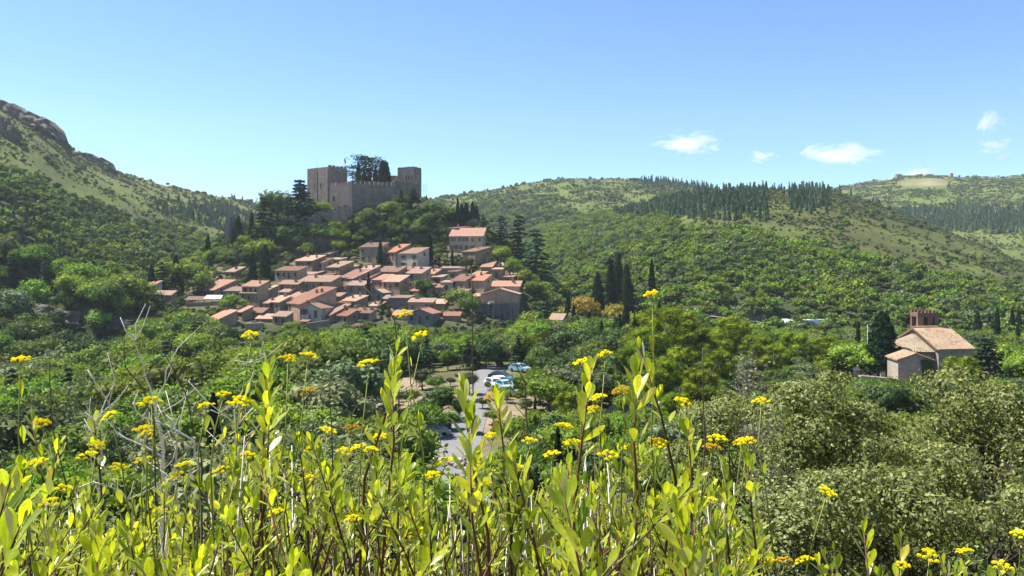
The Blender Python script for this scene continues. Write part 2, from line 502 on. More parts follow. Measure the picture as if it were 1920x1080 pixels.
bare = 0.55 * np.exp(-(((GX + 20) / 6) ** 2 + ((GY - 122) / 16) ** 2)) + np.exp(-(((GX - 64) / 12) ** 2 + ((GY - 128) / 6) ** 2)) + 0.4 * np.exp(-(((uu - 1735) / 45) ** 2 + ((pyy - 345) / 9) ** 2)) * (GY > 900) * (0.6 + 1.5 * n1) + \
    np.exp(-(((GX + 4) / 13) ** 2 + ((GY - 112) / 26) ** 2)) * 0.5
bare = np.clip(bare * (1.1 + n2), 0, 1)[..., None]; c = c * (1 - bare) + SOIL * bare
fv = (np.clip((uu - 335) / 25, 0, 1) * np.clip((985 - uu) / 25, 0, 1) * np.clip((GY - 222) / 6, 0, 1) * np.clip((292 - GY) / 6, 0, 1) * 0.85)[..., None]; c = c * (1 - fv) + np.array([0.115, 0.095, 0.055]) * (1 + 0.5 * n2[..., None]) * fv
c = np.clip(c, 0.01, 0.6)
me = qmesh('ground', V, Q, [], smooth=True)
ca = me.color_attributes.new('cover', 'FLOAT_COLOR', 'POINT')
ca.data.foreach_set('color', np.concatenate([c, np.ones(c.shape[:2] + (1,))], -1).astype(np.float32).ravel())
mg, nt, out = nodes_of('hillside_ground')
at_ = N(nt, 'ShaderNodeAttribute', attribute_name='cover')
tcg = N(nt, 'ShaderNodeTexCoord')
g1 = N(nt, 'ShaderNodeTexNoise', {'Vector': tcg.outputs['Object'], 'Scale': 0.35, 'Detail': 8, 'Roughness': 0.75})
g2 = N(nt, 'ShaderNodeTexNoise', {'Vector': tcg.outputs['Object'], 'Scale': 0.08, 'Detail': 5, 'Roughness': 0.7})
hs = N(nt, 'ShaderNodeHueSaturation', {'Color': at_.outputs['Color']})
nt.links.new(maprange(nt, g1.outputs[0], 0.3, 0.7, 0.55, 1.4), hs.inputs['Value'])
nt.links.new(maprange(nt, g2.outputs[0], 0.3, 0.7, 0.48, 0.515), hs.inputs['Hue'])
b = N(nt, 'ShaderNodeBsdfPrincipled', {'Base Color': hs.outputs[0], 'Roughness': 0.95, 'Specular IOR Level': 0.1})
bp = N(nt, 'ShaderNodeBump', {'Height': g1.outputs[0], 'Strength': 0.8, 'Distance': 0.8})
nt.links.new(bp.outputs[0], b.inputs['Normal'])
nt.links.new(b.outputs[0], out.inputs[0])
me.materials.append(mg)
tag(add('ground', me), kind='structure')

# running horizon per view column, to know what the hills hide
HU = np.linspace(-400, 2320, 400); HD = np.geomspace(40, 1650, 320)
hx = (HU[None] - 960) / F * HD[:, None]; hh = height(hx, np.repeat(HD[:, None], len(HU), 1))
HMAX = np.maximum.accumulate(hh / HD[:, None], 0)


def seen_over(u, D, ztop, margin=0.0):
    i = np.clip(np.searchsorted(HD, D * 0.97) - 1, 0, len(HD) - 1); j = np.clip(np.round((u + 400) / 2720 * 399).astype(int), 0, 399)
    return ztop / D > HMAX[i, j] - margin
# ------------------------------------------------------------------ plant shapes, all of unit height
CUBE = None


def cubesphere(n=3):
    vs, qs = [], []
    for ax in range(3):
        for s in (-1, 1):
            b = len(vs)
            for i in range(n + 1):
                for j in range(n + 1):
                    p = [0, 0, 0]; p[ax] = s; p[(ax + 1) % 3] = (2 * i / n - 1) * s; p[(ax + 2) % 3] = 2 * j / n - 1
                    l = math.sqrt(sum(q * q for q in p)); vs.append([q / l for q in p])
            for i in range(n):
                for j in range(n):
                    k = b + i * (n + 1) + j; qs.append([k, k + n + 1, k + n + 2, k + 1])
    return np.array(vs), np.array(qs)


CSV, CSQ = cubesphere(3)


def leaves(C, Nn, size, aspect, rng, updir=None, upmix=0.0):
    """Diamond-shaped leaf faces at C facing about Nn."""
    n = len(C)
    t = rng.normal(size=(n, 3))
    if updir is not None: t = t * (1 - upmix) + np.asarray(updir) * upmix * 2
    Nn = Nn / (np.linalg.norm(Nn, axis=1, keepdims=True) + 1e-9)
    t = t - Nn * (t * Nn).sum(1, keepdims=True); t /= np.linalg.norm(t, axis=1, keepdims=True) + 1e-9
    b = np.cross(Nn, t)
    s = (np.asarray(size) * rng.uniform(0.65, 1.35, n))[:, None] if np.ndim(size) == 0 else np.asarray(size)[:, None]
    V = np.stack([C - t * s * 0.5, C - b * s * 0.5 * aspect + t * s * 0.06, C + t * s * 0.5, C + b * s * 0.5 * aspect + t * s * 0.06], 1).reshape(-1, 3)
    Q = np.arange(4 * n).reshape(-1, 4)
    return V, Q


def join(parts):
    V, Q, o = [], [], 0
    for v, q in parts:
        V.append(v); Q.append(q + o); o += len(v)
    return np.concatenate(V), np.concatenate(Q)


def lobed(lobes, per, leaf, rng, aspect=0.6, core=0.58, jitter=0.7, shell=(0.62, 1.1), down=0.25):
    """Leaf faces over the shells of many lobes, with an inner leafy core per lobe."""
    parts = []
    for (cx, cy, cz, rx, rz) in lobes:
        n = max(8, int(per * (rx / 0.2) ** 2))
        d = rng.normal(size=(n, 3)); d /= np.linalg.norm(d, axis=1, keepdims=True)
        d = d[d[:, 2] > -1 + down * rng.uniform(0, 2, n)]
        r = rng.uniform(shell[0], shell[1], len(d))[:, None] * (1 + 0.18 * np.sin(d[:, :1] * 7 + cx * 40) * np.cos(d[:, 1:2] * 6 + cy * 30))
        C = np.array([cx, cy, cz]) + d * r * np.array([rx, rx, rz])
        nn = d + rng.normal(size=d.shape) * jitter
        parts.append(leaves(C, nn, leaf, aspect, rng))
        if core > 0: parts.append((np.array([cx, cy, cz]) + CSV * np.array([rx, rx, rz]) * core * (1 + 0.2 * np.sin(CSV[:, :1] * 9 + cz * 50)), CSQ))
    return join(parts)


def broad_crown(seed, wide=0.46, nl=18, per=125, leaf=0.055):
    rng = np.random.default_rng(seed); lobes = []
    for i in range(nl):
        d = rng.normal(size=3); d /= np.linalg.norm(d); d[2] = abs(d[2]) * 0.9 - 0.25
        r = rng.uniform(0.45, 0.8)
        rr = rng.uniform(0.13, 0.23)
        lobes.append((d[0] * r * wide * 0.95, d[1] * r * wide * 0.95, 0.55 + d[2] * r * 0.45, rr, rr * rng.uniform(0.75, 1.0)))
    lobes.append((0, 0, 0.55, wide * 0.55, 0.3))
    return lobed(lobes, per, leaf, rng)


def pine_crown(seed, nl=40, per=300, leaf=0.034):
    rng = np.random.default_rng(seed); lobes = []
    for i in range(nl):
        a = rng.uniform(0, 6.28); z = 0.2 + 0.72 * (i + rng.uniform(0, 1)) / nl; m = 0.36 * math.sin(math.pi * min(1, (1.06 - z) / 0.92 + 0.04)) + 0.03
        r = m * rng.uniform(0.5, 1.0); rr = rng.uniform(0.09, 0.155)
        lobes.append((math.cos(a) * r, math.sin(a) * r, z, rr, rr * 0.85))
    return lobed(lobes, per * 2.2, leaf, rng, aspect=0.35, core=0.62, jitter=0.6, shell=(0.66, 1.14))


def cypress_crown(seed, w=0.1, n=3200):
    rng = np.random.default_rng(seed)
    z = rng.beta(1.1, 1.25, n) * 0.97 + 0.03
    prof = lambda t: w * np.clip(np.minimum((t - 0.0) / 0.12, 1), 0, 1) ** 0.5 * np.clip((1.02 - t), 0, 1) ** 0.55 * 1.25
    a = rng.uniform(0, 2 * np.pi, n); wob = 1 + 0.16 * np.sin(a * 3 + z * 23 + seed) + 0.1 * np.sin(z * 47 + a * 2)
    r = prof(z) * wob * rng.uniform(0.82, 1.12, n)
    C = np.stack([np.cos(a) * r, np.sin(a) * r, z], 1)
    nn = np.stack([np.cos(a), np.sin(a), np.full(n, 0.25)], 1) + rng.normal(size=(n, 3)) * 0.45
    lv = leaves(C, nn, 0.04, 0.4, rng, (0, 0, 1), 0.7)
    zz = np.linspace(0.03, 0.99, 12); k = 10; vs = []
    for t in zz:
        for j in range(k):
            an = 2 * math.pi * j / k; rr = prof(np.array(t)) * 0.84 * (1 + 0.12 * math.sin(an * 3 + t * 23 + seed)); vs.append((math.cos(an) * rr, math.sin(an) * rr, t))
    qs = [[i * k + j, i * k + (j + 1) % k, (i + 1) * k + (j + 1) % k, (i + 1) * k + j] for i in range(11) for j in range(k)]
    return join([lv, (np.array(vs), np.array(qs))])


def conifer_crown(seed, w=0.24, tiers=11, flat=False, n_per=16, leaf=0.075):
    """Cedar / fir: tiers of drooping boughs with gaps between them."""
    rng = np.random.default_rng(seed); parts = []
    for i in range(tiers):
        t = (i + 0.5) / tiers; z = 0.14 + 0.84 * t if not flat else 0.42 + 0.56 * t
        R0 = (w * (1 - t) ** 0.8 + 0.025) if not flat else w * (0.6 + 0.5 * math.sin(math.pi * (0.15 + t * 0.75)))
        nb = max(4, int(5 + 4 * (1 - t))) if not flat else 8
        for b in range(nb):
            a = rng.uniform(0, 6.28); L = R0 * rng.uniform(0.65, 1.15)
            s = rng.uniform(0.12, 1.0, n_per); droop = -0.28 if not flat else 0.06
            sp = 0.16 * L + 0.012
            C = np.stack([np.cos(a) * L * s, np.sin(a) * L * s, z + droop * L * s + rng.normal(size=n_per) * (0.008 if not flat else 0.02)], 1)
            C[:, 0] += -np.sin(a) * rng.normal(size=n_per) * sp; C[:, 1] += np.cos(a) * rng.normal(size=n_per) * sp
            nn = np.stack([np.cos(a) * 0.3 * np.ones(n_per), np.sin(a) * 0.3 * np.ones(n_per), np.ones(n_per)], 1) + rng.normal(size=(n_per, 3)) * 0.35
            parts.append(leaves(C, nn, leaf, 0.5, rng, (math.cos(a), math.sin(a), -0.2), 0.6))
    return join(parts)


def bush_crown(seed, nl=6, per=26, leaf=0.16):
    rng = np.random.default_rng(seed); lobes = []
    for i in range(nl):
        a = rng.uniform(0, 6.28); r = rng.uniform(0.1, 0.42); rr = rng.uniform(0.22, 0.34)
        lobes.append((math.cos(a) * r, math.sin(a) * r, rng.uniform(0.3, 0.72), rr, rr * 0.9))
    return lobed(lobes, per, leaf, rng, core=0.75)


def spire_crown(seed, n=70, w=0.2):
    """Small far conifer."""
    rng = np.random.default_rng(seed)
    z = rng.uniform(0.05, 1.0, n); a = rng.uniform(0, 6.28, n); r = w * (1.03 - z) * rng.uniform(0.5, 1.1, n)
    C = np.stack([np.cos(a) * r, np.sin(a) * r, z], 1)
    nn = np.stack([np.cos(a), np.sin(a), np.full(n, 0.7)], 1) + rng.normal(size=(n, 3)) * 0.4
    lv = leaves(C, nn, 0.17, 0.55, rng, (0, 0, 1), 0.3)
    k = 6; vs = [(math.cos(6.283 * j / k) * w * 0.72 * (1.0 - t), math.sin(6.283 * j / k) * w * 0.72 * (1.0 - t), 0.05 + 0.93 * t) for t in (0, 0.5, 0.98) for j in range(k)]
    qs = [[i * k + j, i * k + (j + 1) % k, (i + 1) * k + (j + 1) % k, (i + 1) * k + j] for i in range(2) for j in range(k)]
    return join([lv, (np.array(vs), np.array(qs))])


def trunk_mesh(seed, h=0.6, r=0.028, limbs=5, spread=0.28, mat=None):
    rnd = random.Random(seed); m = MB()
    pts = [(0, 0, -0.06)]; x = y = 0
    for i in range(1, 6):
        x += rnd.uniform(-.018, .018); y += rnd.uniform(-.018, .018); pts.append((x, y, h * i / 5))
    m.tube(pts, [r * 1.5, r, r * .85, r * .7, r * .5, r * .25], 6)
    for i in range(limbs):
        a = 6.28 * i / limbs + rnd.uniform(-.5, .5); z0 = h * rnd.uniform(.35, .75); L = spread * rnd.uniform(.6, 1.1)
        p0 = Vector((x * z0 / h, y * z0 / h, z0))
        m.tube([p0, p0 + Vector((math.cos(a) * L * .5, math.sin(a) * L * .5, L * .35)), p0 + Vector((math.cos(a) * L, math.sin(a) * L, L * .8))], [r * .5, r * .35, r * .15], 5)
    return m.mesh('trunk', mat or M_BARK, smooth=True)


TREES = {}   # kind -> list of (crown mesh, trunk mesh)


def reg(kind, VQ, mat, trunk):
    TREES.setdefault(kind, []).append((qmesh('crown', VQ[0], VQ[1], mat), trunk))


TRK = [trunk_mesh(i) for i in range(3)]
TRC = trunk_mesh(9, h=0.9, r=0.012, limbs=0)
TRF = trunk_mesh(10, h=0.95, r=0.016, limbs=0)
TRP = [trunk_mesh(11, h=0.75, r=0.022, limbs=7, spread=0.25, mat=M_GREYBARK), trunk_mesh(12, h=0.75, r=0.022, limbs=7, spread=0.25, mat=M_GREYBARK)]
for i in range(4):
    vq = broad_crown(30 + i, wide=(0.46, 0.52, 0.40, 0.56)[i])
    reg('broad_bright', vq, G_BRIGHT, TRK[i % 3]); reg('broad_mid', vq, G_MID, TRK[i % 3]); reg('broad_dark', vq, G_DARK, TRK[i % 3])
    reg('broad_olive', vq, G_OLIVE, TRK[i % 3])
    if i < 2: reg('broad_yellow', vq, G_YELLOW, TRK[i % 3])
for i in range(3):
    reg('cypress', cypress_crown(50 + i, (0.085, 0.105, 0.125)[i]), G_CYP, TRC)
    reg('conifer', conifer_crown(60 + i, (0.22, 0.26, 0.3)[i]), G_CONIF, TRF)
    reg('pine', pine_crown(70 + i), G_PINE, TRP[i % 2])
reg('cedar', conifer_crown(80, 0.40, 8, True, 62, 0.05), G_CONIF, trunk_mesh(13, h=0.97, r=0.02, limbs=9, spread=0.2))
reg('bigcedar', conifer_crown(81, 0.34, 15, False, 60, 0.055), G_CONIF, TRF)


def tree(name, kind, loc, h, label, cat='tree', group=None, var=None, rz=None, wide=1.0):
    lst = TREES[kind]; cm, tm = lst[(var if var is not None else random.randrange(len(lst))) % len(lst)]
    o = empty(name, loc, random.uniform(0, 6.28) if rz is None else rz, (h * wide, h * wide, h))
    tag(o, label, cat, group)
    add('crown', cm, o); add('trunk', tm, o)
    return o


# ---- geometry-node scatter of plants that nobody could count
def scatter(name, pts, scales, idx, protos, label, cat):
    """One object: instances of PROTOS (list of meshes) at points."""
    pc = bpy.data.collections.new(name + '_shapes')
    for i, mshp in enumerate(protos):
        pc.objects.link(bpy.data.objects.new('shape_%s_%02d' % (name, i), mshp))
    n = len(pts)
    me = bpy.data.meshes.new(name)
    me.vertices.add(n); me.vertices.foreach_set('co', np.asarray(pts, np.float32).ravel())
    for nm, arr, ty in (('psc', scales, 'FLOAT'), ('prot', RNG.uniform(0, 6.28, n), 'FLOAT')):
        at2 = me.attributes.new(nm, ty, 'POINT'); at2.data.foreach_set('value', np.asarray(arr, np.float32))
    at2 = me.attributes.new('pidx', 'INT', 'POINT'); at2.data.foreach_set('value', np.asarray(idx, np.int32))
    ng = bpy.data.node_groups.new(name + '_scatter', 'GeometryNodeTree')
    ng.interface.new_socket('Geometry', in_out='INPUT', socket_type='NodeSocketGeometry')
    ng.interface.new_socket('Geometry', in_out='OUTPUT', socket_type='NodeSocketGeometry')
    gi = ng.nodes.new('NodeGroupInput'); go = ng.nodes.new('NodeGroupOutput')
    ci = ng.nodes.new('GeometryNodeCollectionInfo'); ci.inputs['Collection'].default_value = pc
    ci.inputs['Separate Children'].default_value = True; ci.inputs['Reset Children'].default_value = True
    ip = ng.nodes.new('GeometryNodeInstanceOnPoints'); ip.inputs['Pick Instance'].default_value = True
    def na(nm, ty):
        k = ng.nodes.new('GeometryNodeInputNamedAttribute'); k.data_type = ty; k.inputs['Name'].default_value = nm; return k.outputs['Attribute']
    cx = ng.nodes.new('ShaderNodeCombineXYZ'); ng.links.new(na('prot', 'FLOAT'), cx.inputs['Z'])
    ng.links.new(gi.outputs[0], ip.inputs['Points']); ng.links.new(ci.outputs[0], ip.inputs['Instance'])
    ng.links.new(na('pidx', 'INT'), ip.inputs['Instance Index'])
    ng.links.new(cx.outputs[0], ip.inputs['Rotation']); ng.links.new(na('psc', 'FLOAT'), ip.inputs['Scale'])
    ng.links.new(ip.outputs[0], go.inputs[0])
    o = add(name, me)
    md = o.modifiers.new('scatter', 'NODES'); md.node_group = ng
    return tag(o, label, cat, None, 'stuff')
# ------------------------------------------------------------------ far woods and scrub on the hills (uncountable)
FAR = []
FAR += [qmesh('far_bright', *broad_crown(101, .5, 7, 22, .13), G_BRIGHT), qmesh('far_mid', *broad_crown(102, .5, 7, 22, .13), G_MID),
        qmesh('far_mid_b', *broad_crown(103, .48, 7, 22, .13), G_MID), qmesh('far_dark', *broad_crown(104, .5, 7, 22, .13), G_DARK),
        qmesh('far_olive', *broad_crown(105, .5, 7, 22, .13), G_OLIVE)]
SPI = [qmesh('far_spire', *spire_crown(110, 110), G_SPIRE), qmesh('far_spire_b', *spire_crown(111, 110, w=.26), G_SPIRE)]
BUS = [qmesh('far_bush', *bush_crown(120), G_MID), qmesh('far_bush_b', *bush_crown(121), G_DARK), qmesh('far_scrub', *bush_crown(122), G_SCRUB),
       qmesh('far_scrub_b', *bush_crown(123), G_BROWN), qmesh('far_scrub_c', *bush_crown(124), G_SCRUB)]

n = 290000
u_ = RNG.uniform(-350, 2270, n); d_ = np.sqrt(RNG.uniform(225.0 ** 2, 1420.0 ** 2, n))
x_ = (u_ - 960) / F * d_; z_ = height(x_, d_); py_ = HZ - F * z_ / d_
big = fbm(x_ / 45, d_ / 45, 4, 90) * 2; fine = fbm(x_ / 14, d_ / 14, 3, 91) * 2
castle = (u_ > 330) & (u_ < 1010) & (d_ < 345)
vis = seen_over(u_, d_, z_ + 7, 0.006) & ~castle
rnd = RNG.uniform(0, 1, n)
wood = py_ + 40 * big + 18 * fine > woodline(u_)
left = (u_ < 560) & (d_ < 960)
right = (u_ > 1050) & (d_ < 720)
# planted conifers: two blocks on the right hill, a belt on the far right hill, the crest line
pyo = py_; py_ = py_ + 16 * fine + 4 * RNG.normal(size=n)
plant = right & (((u_ > 1150) & (u_ < 1440) & (py_ < 415 - (u_ - 1150) * .03) & (py_ > 372 - (u_ - 1150) * .05)) | ((u_ > 1478) & (u_ < 1552) & (py_ < 394) & (py_ > 362)) | ((u_ > 1340) & (u_ < 1620) & (py_ < 366) & (rnd < .22)))
plant |= (u_ > 1670) & (d_ > 720) & (py_ < 432) & (py_ > 400 - (u_ - 1670) * .02)
plant |= (u_ > 1200) & (u_ < 1340) & (d_ > 720) & (py_ < 352 + (u_ - 1200) * .03) & (rnd < .5)
plant |= left & (py_ > 380) & (py_ < 520) & (big > -0.05) & (rnd < 0.5)
py_ = pyo
meadowfar = (u_ > 1640) & (d_ > 720) & (py_ > 432) & (py_ < 452)
bareF = (((u_ - 1735) / 52) ** 2 + ((py_ - 345) / 10) ** 2 < 1 + fine) & (d_ > 900)
dens = np.where(wood, 1.0, 0.0)
dens = np.where(wood & (d_ > 600), 0.75, dens)
# trees
kt = vis & wood & ~meadowfar & ~plant & (rnd < dens * 0.62)
sel = np.where(kt)[0]
tone = fine[sel] + RNG.normal(size=len(sel)) * 0.22
cold = left[sel] | (d_[sel] > 700)
idx = np.select([tone > 0.28, tone > 0.0, tone > -0.22], [0, 1, 2], 3)
idx = np.where(RNG.uniform(0, 1, len(sel)) < 0.07, 4, idx)
idx = np.where(cold & (RNG.uniform(0, 1, len(sel)) < 0.45), 3, idx)
lab = np.where(left[sel], 0, np.where(d_[sel] > 700, 2, 1))
hs_ = RNG.uniform(3.2, 6.8, len(sel)) * np.where(d_[sel] > 700, 1.15, 1.0)
pts = np.stack([x_[sel], d_[sel], z_[sel] - 0.4], 1)
for k, (nm, lb) in enumerate((('mountain_wood', 'dark green wood covering the lower slope of the left mountain'), ('hillside_wood', 'dense green wood on the slope of the brown hill right of the village'), ('distant_wood', 'hazy wood on the farthest hills along the skyline'))):
    s = lab == k
    scatter(nm, pts[s], hs_[s], idx[s], FAR, lb, 'wood')
# planted conifers
kc = vis & plant & ~bareF & (RNG.uniform(0, 1, n) < np.where(left, 0.6, 0.36))
sel = np.where(kc)[0]
s2 = left[sel]
hc = RNG.uniform(3.2, 7.6, len(sel)) * np.where(s2, 0.9, np.where(d_[sel] > 700, 1.3, 1.0))
ptc = np.stack([x_[sel], d_[sel], z_[sel] - 0.3], 1); ic = RNG.integers(0, 2, len(sel))
scatter('conifer_plantation', ptc[~s2], hc[~s2], ic[~s2], SPI, 'planted dark conifers in belts along the right-hand hills', 'conifers')
scatter('mountain_conifers', ptc[s2], hc[s2], ic[s2], SPI, 'scattered dark conifers on the slope of the left mountain', 'conifers')
# scrub
opn = vis & ~wood & ~plant & ~bareF
pr = np.where(right, 1.5, np.where(left, 1.15, 1.0)) * np.where(meadowfar, .3, 1)
ks = opn & (RNG.uniform(0, 1, n) < pr * np.clip(.7 + 2.4 * fine + 1.3 * big, .04, 1.6))
sel = np.where(ks)[0]
r3 = RNG.uniform(0, 1, len(sel))
idx = np.where(r3 < np.where(right[sel], 0.10, 0.16) + 0.25 * np.clip(fine[sel], 0, 1), np.where(r3 < 0.07, 1, 0), np.where(RNG.uniform(0, 1, len(sel)) < np.where(right[sel], 0.35, 0.1), 3, np.where(r3 > .6, 2, 4)))
hsz = np.where(idx < 2, 1.0 + 2.8 * RNG.uniform(0, 1, len(sel)) ** 2.5, RNG.uniform(0.5, 1.5, len(sel))) * np.where(d_[sel] > 700, 1.3, 1.0)
pts = np.stack([x_[sel], d_[sel], z_[sel] - 0.15], 1)
lab = np.where(left[sel], 0, np.where(right[sel], 1, 2))
for k, (nm, lb) in enumerate((('mountain_scrub', 'low scrub dotting the grassy upper slope of the left mountain'), ('heath_scrub', 'brownish heath scrub covering the rounded hill on the right'), ('distant_scrub', 'sparse low scrub on the farthest grassy hilltops'))):
    s = lab == k
    scatter(nm, pts[s], hsz[s], idx[s], BUS, lb, 'scrub')
# ------------------------------------------------------------------ buildings
KEEP_OUT = []     # (x, y, radius) where no tree grows


def corr_roof(m, o, ex, ey, w, d, rise, over=0.3, thick=0.16, per=0.34):
    """Barrel-tile slope: eave from o along unit ex (width w), climbing along unit ey over d to +rise."""
    sl = rise / max(d, 0.1)
    n = max(6, int((w + 2 * over) / per) * 2)
    up = Vector((0, 0, 1))
    A, B = [], []
    for i in range(n + 1):
        s = -over + (w + 2 * over) * i / n; bz = 0.07 if i % 2 else 0.0
        A.append(o + ex * s - ey * over + up * (-over * sl + bz + thick)); B.append(o + ex * s + ey * (d + over * .4) + up * ((d + over * .4) * sl + bz + thick))
    for i in range(n): m.poly([A[i], A[i + 1], B[i + 1], B[i]])
    dn = up * -thick
    a0 = o - ex * over - ey * over + up * (-over * sl); a1 = a0 + ex * (w + 2 * over)
    b0 = o - ex * over + ey * (d + over * .4) + up * ((d + over * .4) * sl); b1 = b0 + ex * (w + 2 * over)
    m.poly([a1, a0, b0, b1])
    m.poly([a0, a1] + A[::-1]); m.poly([b1, b0] + B); m.poly([a1, b1, B[-1], A[-1]]); m.poly([b0, a0, A[0], B[0]])


def opening(parent, o, ex, nrm, s, z, w, h, kind='window', pane=None, shutters=False, frame=True, arch=False):
    """Window or door set in a wall: stone surround, recessed-looking dark pane, optional shutters."""
    m = MB(); c = o + ex * s + Vector((0, 0, z)); up = Vector((0, 0, 1)); t = 0.12
    def slab(x0, x1, z0, z1, n0, n1):
        p = [c + ex * a + nrm * b + up * e for e in (z0, z1) for (a, b) in ((x0, n1), (x1, n1), (x1, n0), (x0, n0))]
        m.hexa(p)
    slab(-w / 2 - t, -w / 2, 0, h, -.05, .06); slab(w / 2, w / 2 + t, 0, h, -.05, .06)
    slab(-w / 2 - t, w / 2 + t, h, h + t * 1.2, -.05, .075)
    if kind != 'door': slab(-w / 2 - t, w / 2 + t, -t * .8, 0, -.05, .11)
    f = m.build(kind, M_PALEST, parent)
    m = MB()
    if arch:
        pts = [c + ex * (-w / 2) + nrm * .02, c + ex * (w / 2) + nrm * .02] + [c + nrm * .02 + ex * (math.cos(t2) * w / 2) + up * (h - w / 2 + math.sin(t2) * w / 2) for t2 in [math.pi * k / 8 for k in range(9)]]
        m.poly(pts)
    else:
        m.poly([c + ex * -w / 2 + nrm * .02, c + ex * w / 2 + nrm * .02, c + ex * w / 2 + nrm * .02 + up * h, c + ex * -w / 2 + nrm * .02 + up * h])
    m.build('pane' if kind != 'door' else 'door_leaf', pane or (M_DARKPANE if kind != 'door' else M_SHUTTER), f)
    if shutters:
        for sg in (-1, 1):
            m = MB(); x0 = sg * (w / 2 + t + .02); x1 = x0 + sg * w * .5
            lo, hi = min(x0, x1), max(x0, x1)
            p = [c + ex * a2 + nrm * b2 + up * e for e in (0, h) for (a2, b2) in ((lo, .10), (hi, .10), (hi, .03), (lo, .03))]
            m.hexa(p); m.build('shutter', M_SHUTTER, f)
    return f


M_PALEST = plain('pale_dressed_stone', (0.34, 0.28, 0.23), 0.9, 0.25, 2.0)


def chimney(parent, c, s=0.55, h=1.0, mat=None):
    m = MB(); x, y, z = c
    m.box((x - s / 2, y - s / 2, z - .8), (x + s / 2, y + s / 2, z + h)); m.box((x - s * .65, y - s * .65, z + h + .003), (x + s * .65, y + s * .65, z + h + .1))
    m.box((x - s * .35, y - s * .35, z + h + .103), (x + s * .35, y + s * .35, z + h + .35))
    return m.build('chimney', mat or M_STONE, parent)


def c1(x, y): return 330 + x / 4.697, 420 + y / 4.697
def c2(x, y): return 640 + x / 4.694, 420 + y / 4.694


HOUSES = []


def house(p1, p2, p3, base_y, label, wall=None, roof=0, yaw=28, kind='mono', depth=None, wins=True, chim=1, shut=.3, D=None, seed=None, name='village_house', door=True):
    """p1, p2: ends of the front eave, p3: top back end of the roof (pixels of the photograph)."""
    rnd = random.Random(seed if seed is not None else int(p1[0] * 7 + p1[1] * 3))
    um = (p1[0] + p2[0]) / 2
    D = D or depth_for(um, base_y)
    th = R(yaw)
    ex = Vector((math.cos(th), -math.sin(th), 0)); ey = Vector((math.sin(th), math.cos(th), 0))
    A = P(p1[0], (p1[1] + p2[1]) / 2, D)
    k = (p2[0] - 960) / F
    w = (k * A.y - A.x) / (ex.x - k * ex.y)      # width along ex until column p2
    w = max(2.0, min(w, 26))
    Bv = A + ex * w; w *= 1.07
    if kind == 'mono':
        k3 = (p3[0] - 960) / F
        den = ey.x - k3 * ey.y
        d = (k3 * Bv.y - Bv.x) / den if abs(den) > .05 else 6
        d = max(2.5, min(d, 16)) if depth is None else depth
        T = Bv + ey * d
        rise = max(0.5, min((HZ - p3[1]) / F * T.y - A.z, 0.42 * d))
    else:
        d = depth or 7; rise = max(0.5, min((HZ - p3[1]) / F * A.y - A.z, .4 * w))
    zb = (HZ - base_y) / F * D
    root = empty(name, (A.x, A.y, zb))
    tag(root, label, 'house', 'houses of the hillside village')
    if kind == 'mono': rise *= 1.08; d *= 1.08
    O = Vector((0, 0, A.z - zb))                  # front-left eave in local space
    H = A.z - zb; fz = -5.0
    wall = wall or M_STONE
    m = MB()
    q = [Vector((0, 0, 0)), ex * w, ex * w + ey * d, ey * d]
    up = Vector((0, 0, 1))
    if kind == 'mono':
        top = [H, H, H + rise - .04, H + rise - .04]
        m.hexa([p + up * fz for p in q] + [p + up * t for p, t in zip(q, top)])
    else:
        m.hexa([p + up * fz for p in q] + [p + up * H for p in q])
        for j, y in enumerate((ey * .0, ey * d)):
            tri = [y + up * H, y + ex * w + up * H, y + ex * (w / 2) + up * (H + rise)]
            m.poly(tri if j == 0 else tri[::-1])
    m.build('wall', wall, root)
    rm = MB()
    if kind == 'mono':
        corr_roof(rm, O, ex, ey, w, d, rise)
    else:
        corr_roof(rm, O, ey, ex, d, w / 2, rise, over=.35)
        corr_roof(rm, O + ex * w, ey, -ex, d, w / 2, rise, over=.35)
        rm.tube([O + ex * (w / 2) - ey * .35 + up * (rise + .2), O + ex * (w / 2) + ey * (d + .35) + up * (rise + .2)], [.16, .16], 6)
    rf = rm.build('roof', M_ROOFS[roof], root)
    if wins:
        rows = 2 if H > 4.2 else 1
        nw = max(1, int(w / 2.3))
        for r in range(rows):
            for i in range(nw):
                if rnd.random() < .25 and nw > 1: continue
                s = w * (i + .5) / nw + rnd.uniform(-.2, .2)
                z = H - 1.75 - r * 2.6 + rnd.uniform(-.1, .1)
                if z < -0.6: continue
                if r == rows - 1 and door and i == nw // 2 and H > 2.6 and H < 7: opening(root, Vector((0, 0, 0)), ex, -ey, s, max(0, z - .9), 1.0, 2.0, 'door')
                else: opening(root, Vector((0, 0, 0)), ex, -ey, s, z, rnd.choice((.8, .95, 1.1)), rnd.choice((1.1, 1.3, 1.45)), shutters=rnd.random() < shut)
        ns = max(0, int(d / 3))
        for i in range(ns):
            if rnd.random() < .35: continue
            opening(root, ex * w, ey, ex, d * (i + .6) / ns, H - 1.3 + (rise * .3 if kind == 'mono' else 0), .75, 1.0)
    for i in range(chim):
        s, t = w * rnd.uniform(.15, .85), d * rnd.uniform(.45, .9)
        zc = H + (rise * t / d if kind == 'mono' else rise * (1 - abs(s - w / 2) / (w / 2)))
        chimney(rf, ex * s + ey * t + up * (zc + .2), rnd.uniform(.45, .7), rnd.uniform(.6, 1.1), wall)
    c = A + ex * (w / 2) + ey * (d / 2)
    KEEP_OUT.append((c.x, c.y, .55 * math.hypot(w, d)))
    HOUSES.append(root)
    return root


def H1(x1, y1, x2, y2, x3, y3, b, label, **kw):
    return house(c1(x1, y1), c1(x2, y2), c1(x3, y3), c1(0, b)[1], label, **kw)


